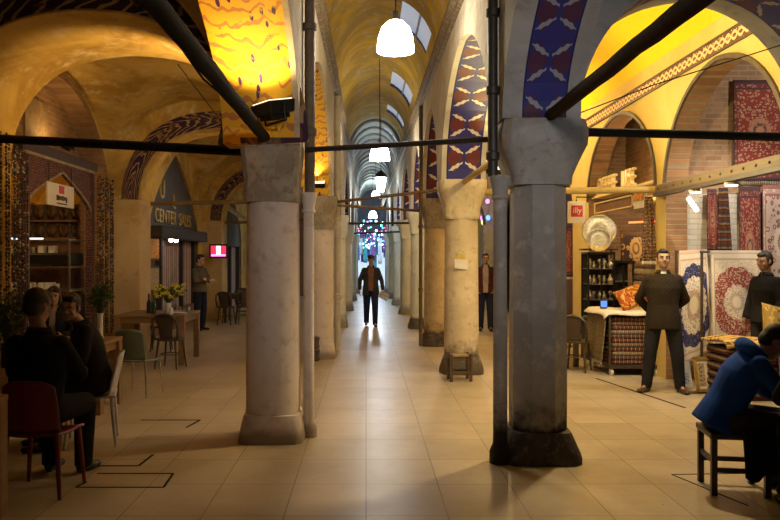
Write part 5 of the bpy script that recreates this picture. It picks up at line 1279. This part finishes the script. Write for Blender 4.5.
# ================================================================= LIGHT
def lamp(kind, name, loc, energy, col, size=.1, target=None, spot=90, blend=.6):
    l = bpy.data.lights.new(name, kind); l.energy = energy; l.color = col
    if kind == 'AREA': l.size = size
    else: l.shadow_soft_size = size
    if kind == 'SPOT': l.spot_size = R(spot); l.spot_blend = blend
    o = bpy.data.objects.new(name, l); COL.objects.link(o); o.location = loc
    if target: o.rotation_euler = (Vector(target) - Vector(loc)).to_track_quat('-Z', 'Y').to_euler()
    return o
WARM = (1, .62, .22); WHITE = (1, .86, .66); COOL = (.72, .86, 1)
lamp('POINT', 'pendant_light', (.32, 8.2, 3.80), 35, WHITE, .16)
lamp('SPOT', 'flood_light', (1.24, .05, 3.02), 390, (1, .90, .83), .08, (.3, 7, 2.6), 46, 1.0)  # added light, brightens the fronts of the round and eight-sided columns
lamp('SPOT', 'flood_light', (2.72, 2.4, 3.05), 60, (.75, .85, 1), .08, (2.3, 6.2, 4.3), 100, 1.0)  # added cool light, brightens the face of the grey arch
lamp('POINT', 'pendant_light', (.30, 16, 3.60), 30, WHITE, .16)
lamp('POINT', 'pendant_light', (.38, 25, 3.5), 120, COOL, .2)
lamp('POINT', 'pendant_light', (.35, 33, 3.6), 170, COOL, .2)
lamp('POINT', 'pendant_light', (.3, 41, 3.6), 480, COOL, .3)
# floodlights on the capitals, added ones marked
lamp('SPOT', 'flood_light', (-.88, 6.42, 3.02), 82, WARM, .06, (-.98, 6.35, 4.3), 130)
lamp('SPOT', 'flood_light', (-1.41, 7.74, 2.99), 170, WARM, .06, (-2.9, 9.6, 4.4), 125)
lamp('SPOT', 'flood_light', (-.82, 12.62, 3.08), 60, WARM, .06, (-.9, 11.9, 4.2), 130)
lamp('SPOT', 'flood_light', (-1.2, 13.6, 2.95), 80, WARM, .06, (-3.2, 16.5, 4.3), 130)
lamp('SPOT', 'flood_light', (1.88, 7.12, 3.12), 260, (1, .80, .36), .06, (3.0, 10.5, 5.2), 145)
lamp('SPOT', 'pendant_light', (2.78, 8.2, 4.55), 560, (1, .76, .42), .12, (2.78, 8.25, 0), 112, .5)
lamp('POINT', 'pendant_light', (2.6, 14.5, 4.6), 150, (1, .74, .36), .12)
lamp('POINT', 'pendant_light', (2.6, 20.5, 4.4), 120, (1, .8, .55), .12)
lamp('SPOT', 'flood_light', (1.93, 11.02, 3.12), 260, (1, .80, .36), .06, (3.2, 9.2, 5.3), 145)  # added light, fills the darker part of the yellow vault
lamp('SPOT', 'flood_light', (-4.42, 11.1, 3.46), 14, (1, .6, .2), .05, (-4.75, 11.1, 3.9), 165)  # added amber light, lifts the dark lunette brick
# shop lights
lamp('SPOT', 'shop_spot', (5.0, 9.0, 3.9), 210, (1, .9, .75), .05, (4.9, 10.3, 1.1), 100)
lamp('SPOT', 'shop_spot', (6.0, 8.6, 4.2), 120, (1, .9, .75), .05, (5.6, 10.7, 3.2), 100)
lamp('POINT', 'shop_light', (5.2, 12.6, 2.55), 60, (1, .78, .45), .06)
lamp('POINT', 'shop_light', (4.7, 12.4, 3.3), 20, (1, .78, .45), .06)
lamp('POINT', 'shop_light', (-5.9, 11.0, 2.85), 25, (1, .6, .2), .06)
W = bpy.data.worlds.new('dusk'); S.world = W; W.use_nodes = True
W.node_tree.nodes['Background'].inputs[0].default_value = (.55, .65, 1, 1); W.node_tree.nodes['Background'].inputs[1].default_value = .05

# ================================================================= CAMERA
cam = bpy.data.cameras.new('camera'); cam.lens = 35; cam.sensor_width = 36; cam.shift_x = 24 / 780; cam.shift_y = -2 / 780; cam.clip_end = 200
co = bpy.data.objects.new('camera', cam); COL.objects.link(co); co.location = (0, 0, 1.7); co.rotation_euler = (R(90), 0, 0); S.camera = co
S.view_settings.view_transform = 'Standard'; S.view_settings.look = 'None'; S.view_settings.exposure = -0.08; S.view_settings.gamma = 1; S.view_settings.use_curve_mapping = False
try: S.cycles.use_denoising = True; S.cycles.max_bounces = 8; S.cycles.sample_clamp_indirect = 6
except Exception: pass
